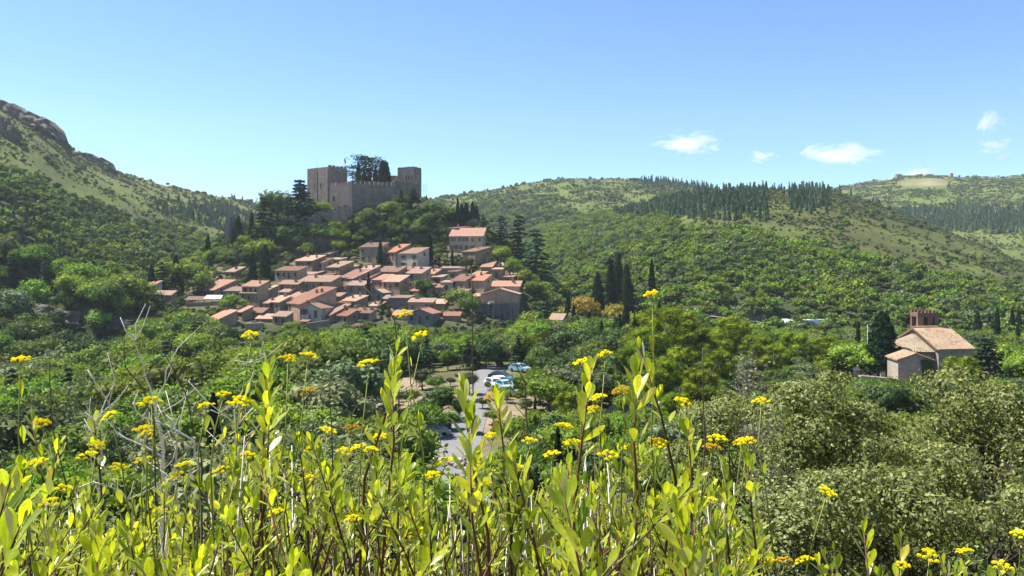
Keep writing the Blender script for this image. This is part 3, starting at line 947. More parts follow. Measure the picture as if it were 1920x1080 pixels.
def H2(x1, y1, x2, y2, x3, y3, b, label, **kw):
    return house(c2(x1, y1), c2(x2, y2), c2(x3, y3), c2(0, b)[1], label, **kw)


# lower left: the restaurant and its neighbours
H1(200, 577, 330, 577, 505, 466, 620, 'house with long sloping rose roof at the village\'s left edge', roof=0, yaw=44, chim=0)
H1(315, 590, 560, 588, 600, 536, 640, 'low house with wide rose roof behind the white awning', roof=0, yaw=20, chim=0)
H1(580, 548, 718, 550, 800, 508, 720, 'tall house with bright orange upper roof behind the round garden tree', roof=1, yaw=32, chim=1, wall=M_STONE2)
H1(562, 606, 700, 610, 722, 590, 720, 'lean-to with pink tiled porch roof below the bright orange roof', roof=3, yaw=30, chim=0, name='porch_house')
H1(745, 600, 775, 596, 890, 548, 700, 'narrow long house with thin roof strip right of the tall orange-roofed house', roof=3, yaw=50, chim=1)
H1(432, 420, 512, 424, 600, 384, 475, 'small house with chimney above the long rose roof at upper left', roof=0, yaw=36, wall=M_PINK)
H1(872, 412, 1062, 412, 1136, 380, 500, 'broad plain house right of the two tall cypresses', roof=2, yaw=30, wall=M_STONE2, chim=0)
H1(1050, 326, 1190, 326, 1300, 282, 395, 'house with three chimneys at the top of the western lane', roof=3, yaw=38, chim=3)
H1(1192, 348, 1290, 335, 1375, 306, 400, 'house with low flat roof beside the three-chimney house', roof=2, yaw=40, chim=1)
H1(1275, 262, 1345, 268, 1425, 238, 300, 'highest small ochre-roofed house of the western lane', roof=3, yaw=34, chim=1)
H1(1330, 300, 1440, 330, 1495, 300, 350, 'pale roofed house just below the highest ochre roof', roof=3, yaw=36, chim=1, wins=False)
H1(1330, 386, 1430, 378, 1550, 334, 445, 'brown roofed house with steep right side near the village centre', roof=2, yaw=46, chim=1)
H1(1420, 432, 1470, 425, 1600, 362, 450, 'long narrow lane house with rose roof strip', roof=0, yaw=52, chim=1, wins=False)
H1(1440, 472, 1560, 470, 1690, 396, 515, 'long house with broad rose roof above the lane cypress', roof=0, yaw=46, chim=1)
H1(902, 532, 1062, 530, 1110, 488, 605, 'grey-brown house with row of windows left of the big central house', roof=2, yaw=26, chim=1)
H1(1072, 508, 1342, 508, 1430, 462, 600, 'big central house with wide brown roof and two chimneys', roof=2, yaw=26, chim=2, wall=M_STONE2)
H1(1082, 446, 1200, 446, 1290, 420, 470, 'small house with rose roof behind the big central house', roof=0, yaw=30, chim=0, wins=False)
H1(952, 696, 1085, 696, 1380, 572, 800, 'large house under the longest bright pink roof', roof=1, yaw=50, chim=2, wall=M_PINK)
H1(772, 700, 815, 696, 860, 660, 790, 'narrow three-window house left of the longest pink roof', roof=3, yaw=34, wall=M_PINK)
H1(820, 688, 905, 684, 1000, 630, 790, 'dark fronted house with pale roof beside the longest pink roof', roof=3, yaw=40, wall=M_STONE)
H1(985, 650, 1060, 640, 1140, 608, 680, 'small rose roof between the pale roof and the longest pink roof', roof=0, yaw=36, wins=False)
H1(1090, 742, 1262, 742, 1176, 698, 870, 'pale gabled house with two dark cypresses against its front', kind='gable', roof=3, yaw=18, depth=9, wall=M_PLASTER, chim=0)
H1(1270, 797, 1350, 800, 1520, 716, 840, 'house with bright orange slanting roof below the pale gable', roof=1, yaw=46, chim=0, wins=False)
H1(1372, 806, 1500, 800, 1590, 732, 850, 'broad orange-brown roofed house at the foot of the village', roof=1, yaw=40, chim=1)
H1(1500, 542, 1640, 542, 1690, 508, 630, 'squat brown house with small dark windows left of the lane cypress', roof=0, yaw=22, wall=M_STONE2)
H1(1360, 640, 1440, 636, 1485, 612, 690, 'little terrace house with pale flat roof in the village middle', roof=3, yaw=26, chim=0)
H1(1395, 570, 1490, 572, 1500, 556, 620, 'low house with pink roof edge above the little terrace', roof=1, yaw=16, chim=1)
H1(270, 836, 350, 838, 520, 766, 870, 'long low shed with pale pink roof at lower left', roof=3, yaw=50, chim=0, wins=False, name='village_shed')
H1(502, 772, 575, 770, 668, 718, 820, 'shed with pink roof climbing from the long low shed', roof=3, yaw=44, chim=0, wins=False, name='village_shed')
H1(616, 782, 750, 778, 775, 746, 825, 'small cottage with flat pale roof above the lower terrace', roof=3, yaw=20, chim=0)
H1(705, 838, 846, 832, 850, 800, 860, 'low roof peeping over the lower terrace greenery', roof=3, yaw=14, chim=0, wins=False)
H1(850, 812, 962, 812, 990, 776, 885, 'little square cottage with pale hipped-looking roof at the village foot', roof=3, yaw=30, chim=0)
H1(1540, 905, 1597, 905, 1610, 890, 985, 'small plain wall house among trees at the village foot', roof=2, yaw=20, chim=0)
# eastern half
H2(160, 207, 330, 207, 400, 168, 330, 'upper row house with brown roof and arched doorway', roof=2, yaw=28, chim=1)
H2(238, 246, 300, 246, 322, 212, 330, 'narrow gabled bay of the upper row with arched door', roof=2, yaw=24, chim=0, wins=False)
H2(390, 252, 470, 248, 592, 182, 350, 'upper row house with brick-red roof right of the tall cypress', roof=1, yaw=42, chim=2)
H2(478, 262, 655, 262, 752, 214, 372, 'white fronted house with brown roof in the upper row', roof=2, yaw=36, wall=M_PLASTER, chim=0)
H2(664, 336, 735, 332, 745, 312, 372, 'little white annex beside the right-hand upper cypress', roof=2, yaw=26, wall=M_PLASTER, chim=0, wins=False)
H2(926, 40, 1010, 40, 1140, 24, 110, 'square grey house at the very top of the village', roof=2, yaw=30, chim=1, wall=M_STONE, D=292)
H2(952, 110, 1226, 110, 1130, 34, 240, 'tall wide pale house high above the village with slanting roofline', roof=0, yaw=6, wall=M_STONE2, chim=0, depth=7)
H2(1100, 148, 1232, 148, 1238, 136, 240, 'pink annex with one window under the tall pale house', roof=0, yaw=8, wall=M_PINK, chim=0, depth=4)
H2(1062, 248, 1170, 246, 1300, 208, 310, 'house with long low roof and grey side wall below the pink annex', roof=2, yaw=44, wall=M_STONE)
H2(1228, 380, 1318, 385, 1400, 330, 430, 'brown roofed house beside the pale stairway on the east side', roof=3, yaw=8, depth=9, chim=1, wins=False)
H2(1325, 402, 1408, 402, 1412, 388, 480, 'plain cube house under the pale stairway', roof=3, yaw=10, depth=5, chim=0)
H2(0, 476, 100, 478, 320, 356, 510, 'long rose roofed house running up behind the lane cypress', roof=0, yaw=54, chim=2)
H2(100, 482, 232, 478, 330, 424, 520, 'rose roofed house with thick chimney left of the lane cypress', roof=0, yaw=40, chim=1)
H2(308, 422, 482, 422, 560, 378, 460, 'middle row house with long brown roof', roof=2, yaw=36, chim=2, wins=False)
H2(484, 432, 590, 430, 672, 380, 470, 'middle row house with dull rose roof', roof=0, yaw=38, chim=1, wins=False)
H2(582, 436, 700, 434, 775, 384, 560, 'middle row house with rose roof and pale window surrounds', roof=0, yaw=34, chim=1, wall=M_STONE2)
H2(740, 440, 812, 440, 872, 398, 480, 'small house with vivid orange roof in the middle row', roof=1, yaw=36, chim=1)
H2(272, 492, 362, 492, 450, 450, 570, 'lower middle house with ochre roof right of the lane cypress', roof=3, yaw=38, chim=0, wall=M_PINK)
H2(360, 508, 502, 508, 582, 452, 615, 'pinkish fronted house with ochre roof and creeper on the wall', roof=3, yaw=34, chim=0, wall=M_PINK)
H2(40, 542, 222, 542, 232, 514, 632, 'square brown house below the rose roofs left of the lane cypress', roof=0, yaw=12, chim=0, wall=M_STONE)
H2(220, 608, 358, 606, 290, 574, 680, 'small grey gabled house under the lane cypress', kind='gable', roof=3, yaw=14, depth=6, wall=M_GREY, chim=0)
H2(8, 692, 118, 660, 220, 636, 740, 'house with flat pale roof left of the small grey gable', roof=3, yaw=40, chim=1)
H2(872, 392, 1052, 392, 1060, 384, 460, 'long grey windowless wall house behind the vivid orange roof', roof=2, yaw=10, depth=5, wall=M_GREY, chim=0, wins=False)
H2(790, 470, 880, 470, 900, 450, 520, 'flat topped terrace house with white parapet', roof=3, yaw=20, wall=M_PLASTER, chim=0, depth=4)
H2(968, 502, 1080, 500, 1160, 442, 580, 'brown roofed house left of the red-roofed corner house', roof=2, yaw=38, chim=1)
H2(1086, 498, 1242, 498, 1305, 452, 585, 'corner house with orange roof and one dark window', roof=1, yaw=32, chim=1, wall=M_STONE)
H2(1130, 455, 1220, 455, 1275, 424, 490, 'higher bright red roof behind the orange-roofed corner house', roof=1, yaw=34, chim=0, wins=False)
H2(872, 518, 962, 516, 970, 500, 605, 'white fronted house with two windows in the village middle', roof=3, yaw=14, wall=M_PLASTER, chim=0, depth=5)
H2(1316, 548, 1552, 556, 1552, 508, 600, 'broad orange roofed house behind the big eastern gable', roof=1, yaw=6, depth=7, chim=2, wall=M_STONE2)
H2(1228, 618, 1540, 618, 1385, 572, 730, 'big rose-walled gabled house at the eastern corner', kind='gable', roof=3, yaw=6, depth=9, wall=M_PINK, chim=0, wins=False)
H2(1160, 640, 1226, 636, 1236, 596, 690, 'lean-to with pale roof against the big eastern gable', roof=3, yaw=10, chim=0, depth=6, wins=False)
H2(590, 688, 790, 690, 805, 660, 765, 'plain brown house with flat rose roof at the foot of the eastern half', roof=0, yaw=14, chim=1, wall=M_STONE2)
H2(815, 702, 905, 702, 935, 616, 760, 'small house with vivid orange roof half behind the big leafy tree', roof=1, yaw=20, chim=0, wins=False, wall=M_STONE2)
H2(582, 790, 782, 790, 690, 748, 885, 'dark grey gabled house lowest of the eastern half', kind='gable', roof=1, yaw=12, depth=8, wall=M_GREY, chim=0)
H2(895, 812, 1030, 808, 1032, 780, 850, 'low orange roof strip right of the dark grey gable', roof=1, yaw=8, chim=0, wins=False)
H2(0, 792, 95, 792, 140, 725, 840, 'orange roofed house left of the small windowed house', roof=1, yaw=36, chim=1, wall=M_STONE2)
H2(100, 778, 245, 782, 290, 742, 835, 'small windowed house with orange-brown roof at the village foot', roof=0, yaw=30, chim=2, wall=M_STONE2)
H2(450, 806, 585, 800, 600, 760, 840, 'ochre roofed house left of the dark grey gable', roof=1, yaw=16, chim=0, wins=False)
H2(420, 650, 570, 655, 580, 636, 740, 'grey flat-roofed house above the plain brown house', roof=2, yaw=12, wall=M_GREY, chim=0, depth=6, wins=False)
for k_, (crop_, x_1, y_1, x_2, x_3, y_3, b_, rf_, wl_, yw_, lb_) in enumerate([
    (c1, 640, 660, 745, 800, 640, 700, 3, M_STONE, 26, 'small house wedged below the narrow long house'), (c1, 905, 600, 985, 1040, 575, 640, 0, M_STONE, 30, 'small rose roof under the row of windows'), (c1, 1205, 560, 1290, 1340, 535, 600, 2, M_STONE2, 28, 'low brown roof below the big central house'),
    (c1, 1440, 690, 1530, 1590, 640, 740, 1, M_STONE2, 36, 'small orange-roofed house right of the little terrace'), (c1, 1260, 470, 1330, 1400, 440, 500, 0, M_STONE, 36, 'rose roof peeping behind the big central house'), (c1, 1090, 860, 1150, 1200, 838, 890, 2, M_GREY, 24, 'grey shed under the pale gabled house'),
    (c2, 130, 590, 215, 250, 560, 640, 3, M_STONE2, 26, 'tan house right of the square brown house'), (c2, 360, 660, 430, 470, 632, 720, 2, M_GREY, 24, 'dark low house right of the small grey gable'), (c2, 690, 560, 780, 820, 528, 620, 0, M_STONE2, 28, 'rose roofed house left of the dark round tree'),
    (c2, 590, 590, 670, 700, 565, 650, 3, M_PINK, 24, 'tan roofed house below the pale window surrounds'), (c2, 1000, 600, 1090, 1130, 575, 650, 0, M_STONE, 24, 'rose roof below the brown roofed pair'), (c2, 250, 720, 330, 370, 690, 760, 1, M_STONE2, 30, 'orange roof above the small windowed house'),
    (c2, 940, 420, 1020, 1080, 395, 470, 0, M_STONE, 32, 'rose roof above the long grey wall house'), (c2, 1180, 300, 1230, 1290, 285, 340, 3, M_STONE2, 30, 'small tan roof under the grey side wall'), (c2, 820, 560, 880, 910, 535, 620, 2, M_STONE, 22, 'narrow brown house beside the dark round tree'), (c2, 1420, 470, 1500, 1540, 455, 530, 2, M_GREY, 14, 'grey house right of the pale stairway')]):
    house(crop_(x_1, y_1), crop_(x_2, y_1), crop_(x_3, y_3), crop_(0, b_)[1], lb_, wall=wl_, roof=rf_, yaw=yw_, chim=k_ % 2)
# small group left of the village, by the ruined tower
house((277, 534), (290, 534), (300, 515), 548, 'white house with tiled roof beside the cypress left of the village', wall=M_PLASTER, roof=0, yaw=24, D=246, chim=0)
house((286, 554), (318, 553), (322, 544), 560, 'low brown tiled shed roof left of the village', roof=0, yaw=12, D=238, chim=0, wins=False, name='village_shed')
# far buildings
house((1030, 600), (1052, 600), (1058, 588), 612, 'small house with white gable and brown roof among trees below the east wall', wall=M_PLASTER, roof=2, yaw=20, D=200, chim=0, wins=False)
house((1843, 616), (1876, 616), (1884, 604), 632, 'farmhouse with rose tiled roof beyond the church among cypresses', wall=M_STONE2, roof=1, yaw=14, D=depth_for(1860, 628, 170, 300), chim=0)

# awning and terrace of the restaurant
D = depth_for(400, c1(0, 700)[1]) - 2
aw = empty('restaurant_terrace', P(365, c1(0, 700)[1], D)); tag(aw, 'restaurant terrace with white awning and little pink roof at the village edge', 'terrace')
KEEP_OUT.append((P(380, 560, D).x, D, 6))
o0 = aw.location
def L(px, py, dd=0): return P(px, py, D + dd) - o0
m = MB(); m.hexa([L(347, 571), L(418, 571), L(424, 571, 5), L(353, 571, 5), L(347, 567), L(418, 567), L(424, 567, 5), L(353, 567, 5)])
m.v = [(x, y, z - (3 if i < 4 else 0)) for i, (x, y, z) in enumerate(m.v)]
m.build('terrace_wall', M_STONE, aw)
m = MB(); m.hexa([L(382, 561), L(414, 561), L(418, 554, 4), L(388, 554, 4), L(382, 560.2), L(414, 560.2), L(418, 553.2, 4), L(388, 553.2, 4)]); m.build('awning', M_FABRIC, aw)
m = MB(); corr_roof(m, L(347, 563), Vector((1, 0, 0)), Vector((0, 1, 0)), 5.6, 3.4, .9); m.build('tiled_roof', M_ROOFS[0], aw)
for px in (349, 360, 372, 383, 398, 413):
    m = MB(); m.tube([L(px, 568, .3), L(px, 561, .3)], [.09, .09], 6); m.build('post', M_WOOD, aw)
for px, w_ in ((355, 5), (390, 6), (404, 6)):
    m = MB(); a, b2 = L(px, 566.4, 1.5), L(px + w_, 566.4, 1.5)
    m.box((a.x, a.y, a.z), (b2.x, b2.y + .8, b2.z + .05)); m.tube([((a.x + b2.x) / 2, a.y + .4, a.z - .7), ((a.x + b2.x) / 2, a.y + .4, a.z)], [.05, .05], 5); m.build('table', M_WHITE, aw)

# eastern rampart below the big gable
D = 239.0
rp = empty('rampart', P(930, 615, D)); tag(rp, 'tall dark stained stone rampart with buttresses under the eastern gable', 'wall')
o0 = rp.location
m = MB()
pts = [(884, 572), (912, 569), (913, 566), (940, 568), (968, 570), (970, 566)]
prev = None
def L(px, py, dd=0): return P(px, py, D + dd) - o0
m.hexa([L(884, 640), L(970, 640), L(972, 640, 8), L(888, 640, 8), L(884, 571), L(970, 569), L(972, 569, 8), L(888, 571, 8)])
m.build('wall', M_GREY, rp)
for px, w_, top in ((915, 4, 568), (925, 5, 570), (936, 4, 572), (947, 5, 568), (958, 4, 574)):
    m = MB(); m.hexa([L(px - w_ * .6, 640, -1.6), L(px + w_ * .6, 640, -1.6), L(px + w_ * .5, 640), L(px - w_ * .5, 640), L(px - w_ / 2, top, -.5), L(px + w_ / 2, top, -.5), L(px + w_ / 2, top), L(px - w_ / 2, top)])
    m.build('buttress', M_GREY, rp)
m = MB(); m.hexa([L(882, 572, -.5), L(914, 570, -.5), L(914, 570, 3), L(882, 572, 3), L(882, 569.5, -.5), L(914, 567.5, -.5), L(914, 567.5, 3), L(882, 569.5, 3)]); m.build('coping', M_PALEST, rp)
m = MB(); m.tube([L(921, 570, -1), L(921, 566, -1)], [1.1, 1.0], 12); m.build('well_top', M_PALEST, rp)
KEEP_OUT.append((rp.location.x, D + 4, 8))
# terrace walls on the lower slope
for (x1, y1, x2, y2, b, lb) in ((610, 880, 760, 875, 950, 'ruined stone terrace wall at the lower left of the village'), (430, 985, 600, 940, 1000, 'low pale terrace wall below the ruined wall'), (1150, 880, 1340, 850, 960, 'shaded terrace wall with ivy under the orange roof')):
    a, b2 = c1(x1, y1), c1(x2, y2); by = c1(0, b)[1]; D = depth_for((a[0] + b2[0]) / 2, by)
    w_ = empty('terrace_wall', P(a[0], by, D)); tag(w_, lb, 'wall', 'stone terrace walls')
    o0 = w_.location; m = MB()
    A1, B1 = P(a[0], a[1], D) - o0, P(b2[0], b2[1], D + 2) - o0
    m.hexa([(A1.x, A1.y, -3), (B1.x, B1.y, -3), (B1.x, B1.y + 1.2, -3), (A1.x, A1.y + 1.2, -3), A1, B1, (B1.x, B1.y + 1.2, B1.z), (A1.x, A1.y + 1.2, A1.z)])
    m.build('wall', M_STONE, w_)
    m = MB(); e = Vector((0, 0, .003)); m.hexa([A1 + e + Vector((-.1, -.1, 0)), B1 + e + Vector((.1, -.1, 0)), B1 + e + Vector((.1, 1.3, 0)), A1 + e + Vector((-.1, 1.3, 0)), A1 + Vector((-.1, -.1, .15)), B1 + Vector((.1, -.1, .15)), B1 + Vector((.1, 1.3, .15)), A1 + Vector((-.1, 1.3, .15))]); m.build('coping', M_PALEST, w_)

# ------------------------------------------------------------------ castle
M_WESTWALL = masonry('castle_sunlit_stone', (0.36, 0.27, 0.21), (0.25, 0.19, 0.155), (0.38, 0.31, 0.25), 0.6, 0.3, 0.45)  # castle stone painted paler and warmer, as if grazed by sun from the west
cs = empty('castle', P(616, 390, 303)); tag(cs, 'medieval stone castle with square keep crowning the village hill', 'castle')
o0 = cs.location.copy()
up = Vector((0, 0, 1))


def tower(name, corner_px, top_py, D, la, lb, ang, bot, merl=(0, 5), wall=M_CASTLE, mh=.9):
    """Square tower seen on its near corner: face lengths la (to the left) and lb (to the right)."""
    c = P(corner_px, top_py, D) - o0; th = R(ang)
    e1 = Vector((-math.cos(th), math.sin(th), 0)); e2 = Vector((math.sin(th), math.cos(th), 0))
    m = MB(); b = (HZ - bot) / F * D - o0.z
    q = [c, c + e2 * lb, c + e2 * lb + e1 * la, c + e1 * la]
    m.hexa([Vector((p.x, p.y, b)) for p in q] + q)
    t = m.build(name, wall, cs)
    def crenel(p0, e, n, Lg, nin):
        for i in range(n):
            mm = MB(); s0 = Lg * (i + .12) / n; s1 = Lg * (i + .78) / n
            pp = [p0 + e * s0 - nin * .02, p0 + e * s1 - nin * .02, p0 + e * s1 + nin * .6, p0 + e * s0 + nin * .6]
            if (pp[1] - pp[0]).cross(pp[3] - pp[0]).z < 0: pp = pp[::-1]
            mm.hexa([p - up * .1 for p in pp] + [p + up * mh * random.uniform(.6, 1.1) for p in pp]); mm.build('merlon', wall, t)
    if merl[0]: crenel(c, e1, merl[0], la, e2)
    if merl[1]: crenel(c, e2, merl[1], lb, e1)
    return t, c, e1, e2


keep, kc, k1, k2 = tower('keep', 616, 312.5, 303, 12.0, 9.6, 35, 425, (0, 5))
# broad pilaster strips and slit windows of the keep
for s, w_ in ((.4, .8), (6.3, .5)):
    m = MB(); a = kc + k1 * s - k2 * .14; b2 = kc + k1 * (s + w_) - k2 * .14
    m.hexa([a - up * 16, a + k2 * .3 - up * 16, b2 + k2 * .3 - up * 16, b2 - up * 16, a - up * 1.0, a + k2 * .3 - up * 1.0, b2 + k2 * .3 - up * 1.0, b2 - up * 1.0][:]); m.build('pilaster', M_CASTLE, keep)
for s in (4.4, 7.7):
    opening(cs, kc + k1 * s - up * 7.9, k1 * -1, k2 * -1, 0, 0, .55, 2.0)
# curtain wall: two faces and the long right run with merlons
def curtain(name, a, b, bot, merl, mw, mh, thick=1.6, mat=M_CASTLE):
    A, B = a - o0, b - o0; e = (B - A); Lg = e.length; e.normalize(); n = Vector((-e.y, e.x, 0)).normalized()
    if n.y < 0: n = -n
    bz = bot - o0.z; m = MB()
    m.hexa([Vector((A.x, A.y, bz)), Vector((B.x, B.y, bz)), Vector((B.x, B.y, bz)) + n * thick, Vector((A.x, A.y, bz)) + n * thick, A, B, B + n * thick, A + n * thick])
    w = m.build(name, mat, cs)
    for i in range(merl):
        s = Lg * (i + .5) / merl; h = mh * random.uniform(.75, 1.15); hw = mw / 2 * random.uniform(.85, 1.1)
        c = A + e * s; mm = MB()
        mm.hexa([c - e * hw - n * .02 - up * .15, c + e * hw - n * .02 - up * .15, c + e * hw + n * .6 - up * .15, c - e * hw + n * .6 - up * .15, c - e * hw - n * .02 + up * h, c + e * hw - n * .02 + up * h, c + e * hw + n * .6 + up * h, c - e * hw + n * .6 + up * h])
        mm.build('merlon', mat, w)
    return w
z1 = (HZ - 432) / F * 300
curtain('west_curtain_wall', P(618, 349, 300.5), P(657, 344.5, 296.5), z1, 6, .95, 1.0, mat=M_WESTWALL)
curtain('south_curtain_wall', P(657, 344.5, 296.5), P(740, 348.5, 309), z1, 10, 1.15, 1.35)
curtain('east_curtain_wall', P(740, 338, 309), P(786, 345, 318), z1, 7, .9, .5)
m = MB(); a = P(657, 341, 296.3) - o0
m.hexa([a + Vector((-.9, -.1, -14)), a + Vector((.7, -.1, -14)), a + Vector((.7, 1.2, -14)), a + Vector((-.9, 1.2, -14)), a + Vector((-.6, 0, .1)), a + Vector((.4, 0, .1)), a + Vector((.4, 1, .1)), a + Vector((-.6, 1, .1))]); m.build('corner_quoin', M_PALEST, cs)
opening(cs, P(626, 377.5, 299.4) - o0, (P(657, 377, 296.5) - P(618, 377, 300.5)).normalized(), Vector((-.12, -.99, 0)), 0, 0, .8, 1.9, 'door', M_DARKPANE)
for px, py in ((668, 356), (690, 355), (705, 357), (723, 355), (735, 357)):
    t = (px - 657) / 83
    opening(cs, P(px, py, 296.4 + 12.5 * t) - o0, (P(740, 0, 309) - P(657, 0, 296.5)).to_2d().to_3d().normalized(), Vector((.6, -.8, 0)) * .01 + Vector((.15, -.98, 0)), 0, 0, .35, .5)
tw, tc_, t1, t2 = tower('south_east_tower', 776, 313.5, 322, 7.7, 6.0, 24, 400, (5, 4), mh=.35)
for s in (.9, 2.3, 3.5):
    opening(cs, tc_ + t1 * s - up * 5.1, t1 * -1, t2 * -1, 0, 0, .6, 1.9, arch=True)
tower('inner_lodging', 741, 329, 330, 3.2, 4, 20, 365, (0, 0), wall=M_PINK)
# lower enclosure wall and cliff-foot ruins
def freewall(name, pts, D0, bot, label, mat=M_CASTLE, step=None, thick=1.4):
    w_ = empty(name, P(pts[0][0], bot, D0)); tag(w_, label, 'wall', 'ruined walls around the castle'); q0 = w_.location.copy()
    for (xa, ya, da), (xb, yb, db) in zip(pts[:-1], pts[1:]):
        A, B = P(xa, ya, D0 + da) - q0, P(xb, yb, D0 + db) - q0; m = MB(); t = Vector((0, thick, 0))
        m.hexa([Vector((A.x, A.y, -4)), Vector((B.x, B.y, -4)), Vector((B.x, B.y, -4)) + t, Vector((A.x, A.y, -4)) + t, A, B, B + t, A + t]); sg = m.build('wall_section', mat, w_)
        Lg = (B - A).length; k = max(1, int(Lg / 2.0)); e = (B - A) / k
        for i in range(k):
            c = A + e * (i + .2); m = MB(); hh = random.uniform(.3, .9)
            m.hexa([c - up * .1, c + e * .55 - up * .1, c + e * .55 + t * .8 - up * .1, c + t * .8 - up * .1, c + up * hh, c + e * .55 + up * hh, c + e * .55 + t * .8 + up * hh, c + t * .8 + up * hh]); m.build('merlon', mat, sg)
    return w_
freewall('enclosure_wall', [(588, 398, 2), (612, 397, 1), (632, 392, 0), (640, 387, 0), (656, 388, 0)], 291, 415, 'crenellated lower enclosure wall below the castle door')
freewall('enclosure_wall', [(562, 411, 1), (580, 407, 0), (600, 404, 0)], 288, 450, 'dark broken wall on the cliff left below the keep', M_GREY)
freewall('ruined_wall', [(422, 413, 0), (430, 411, 0), (441, 411, 3), (442, 421, 3), (474, 422, 5)], 297, 445, 'dark ruined wall stub on the ridge left of the castle', M_GREY)
# masts, scaffold, flag
m = MB(); a = P(594, 316, 307); m.tube([(0, 0, 0), (0, 0, 4.4)], [.06, .04], 5); tag(m.build('mast', M_STEEL, None, loc=a - up * .3), 'thin bare mast on the left of the keep roof', 'mast')
fp = empty('flagpole', P(645.5, 318, 309)); tag(fp, 'flagpole with red and yellow flag on the keep', 'flagpole')
m = MB(); m.tube([(0, 0, -.3), (0, 0, 4.6)], [.05, .035], 5); m.build('pole', M_STEEL, fp)
mf, nt, out = nodes_of('catalan_flag')
tcx = N(nt, 'ShaderNodeTexCoord'); wv = N(nt, 'ShaderNodeTexWave', {'Vector': tcx.outputs['Object'], 'Scale': 2.3}, wave_type='BANDS', bands_direction='X')
bs = N(nt, 'ShaderNodeBsdfPrincipled', {'Base Color': mixc(nt, maprange(nt, wv.outputs['Fac'], .45, .55), (.8, .5, .05, 1), (.65, .06, .05, 1)), 'Roughness': .9}); nt.links.new(bs.outputs[0], out.inputs[0])
m = MB(); g = [(0.04, 4.5), (.4, 4.25), (.6, 3.6), (.75, 2.9)]; l = [(.04, 3.0), (.2, 2.6), (.35, 2.2), (.45, 1.9)]
for i in range(3): m.poly([(g[i][0], .1 * math.sin(i * 2), g[i][1]), (l[i][0], .1 * math.sin(i * 2), l[i][1]), (l[i + 1][0], .1 * math.sin(i * 2 + 2), l[i + 1][1]), (g[i + 1][0], .1 * math.sin(i * 2 + 2), g[i + 1][1])])
m.build('flag', mf, fp)
sf = empty('scaffold', P(790, 358, 318)); tag(sf, 'metal scaffold at the right end of the castle wall', 'scaffold')
for i in range(4):
    m = MB(); m.tube([(i * .75, 0, -1.5), (i * .75, 0, 2.6)], [.05, .05], 5); m.build('pole', M_STEEL, sf)
for z in (.2, 1.2, 2.3):
    m = MB(); m.tube([(-.2, 0, z), (2.5, 0, z)], [.04, .04], 5); m.build('rail', M_STEEL, sf)
KEEP_OUT += [(P(616, 0, 311).x, 311, 11), (P(657, 0, 300).x, 300, 7), (P(700, 0, 304).x, 304, 9), (P(740, 0, 312).x, 312, 8), (P(776, 0, 322).x, 325, 8)]
# ruined tower by the gorge
rt = empty('ruined_tower', P(262, 590, 240)); tag(rt, 'dark square ruined tower above the gorge left of the village', 'tower')
m = MB(); m.box((-2.4, 0, -3), (3.0, 4.5, 7.6)); m.build('wall', M_GREY, rt)
for x in (-2.4, -1.0, .6, 2.0):
    m = MB(); m.box((x + .003, .003, 7.5), (x + .9, 4.4, 7.6 + random.uniform(.2, 1.0))); m.build('broken_top', M_GREY, rt)
m = MB(); m.box((3.003, .5, -3), (5.5, 3, 4.5)); m.build('wall_stub', M_GREY, rt)
KEEP_OUT.append((rt.location.x, 242, 5))
# masonry house on the far hill top is only a stone bank: low retaining wall
wl = empty('retaining_wall', ground_at(1340, 243)); tag(wl, 'long grey retaining wall beside the upper car park', 'wall')
q0 = wl.location; m = MB(); A = P(1340, 584, 243) - q0; B = P(1432, 582, 243) - q0
m.hexa([(A.x, 0, -3), (B.x, 0, -3), (B.x, 1, -3), (A.x, 1, -3), A, B, B + Vector((0, 1, 0)), A + Vector((0, 1, 0))]); m.build('wall', M_GREY, wl)
m = MB(); m.hexa([A + Vector((-.1, -.1, .003)), B + Vector((.1, -.1, .003)), B + Vector((.1, 1.1, .003)), A + Vector((-.1, 1.1, .003)), A + Vector((-.1, -.1, .15)), B + Vector((.1, -.1, .15)), B + Vector((.1, 1.1, .15)), A + Vector((-.1, 1.1, .15))]); m.build('coping', M_PALEST, wl)

hb_ = empty('hilltop_farm', ground_at(1735, 1285)); tag(hb_, 'tan walled farm ruin on the far right hilltop', 'building')
for x_0, x_1, z_1, y_0 in ((-46, -38, 3, 0), (-37.9, -12, 1.6, 5), (-11.9, -6, 3.2, 3), (4, 14, 3.4, 2), (14.1, 40, 1.8, 5), (40.1, 45, 4.6, 0)):
    m = MB(); m.box((x_0, y_0, -8), (x_1, y_0 + 9, z_1)); m.build('wall', M_STONE2, hb_)
# ------------------------------------------------------------------ church
th = R(10)
E1 = Vector((math.cos(th), math.sin(th), 0)); E2 = Vector((-math.sin(th), math.cos(th), 0))
Oc = P(1760, 655, 136)                       # near end of the south eave
gz = -20.8
ch = empty('church', (Oc.x, Oc.y, gz)); tag(ch, 'small stone church with tiled roofs and red brick belfry', 'church')
He = Oc.z - gz; W_, L_, Hr = 12.4, 6.6, 3.1
m = MB(); q = [Vector((0, 0, 0)), E1 * L_, E1 * L_ + E2 * W_, E2 * W_]
m.hexa([p - up * 3 for p in q] + [p + up * He for p in q])
for e in (Vector((0, 0, 0)), E1 * L_):
    m.poly([e + up * He, e + E2 * W_ + up * He, e + E2 * W_ / 2 + up * (He + Hr)])
m.build('nave_wall', M_CHURCH, ch)
m = MB(); corr_roof(m, up * He, E1, E2, L_, W_ / 2, Hr, .35, .2, .42); corr_roof(m, up * He + E2 * W_, E1, -E2, L_, W_ / 2, Hr, .35, .2, .42)
m.tube([up * (He + Hr + .25) + E2 * W_ / 2 - E1 * .3, up * (He + Hr + .25) + E2 * W_ / 2 + E1 * (L_ + .3)], [.2, .2], 6)
m.build('nave_roof', M_CHROOF, ch)
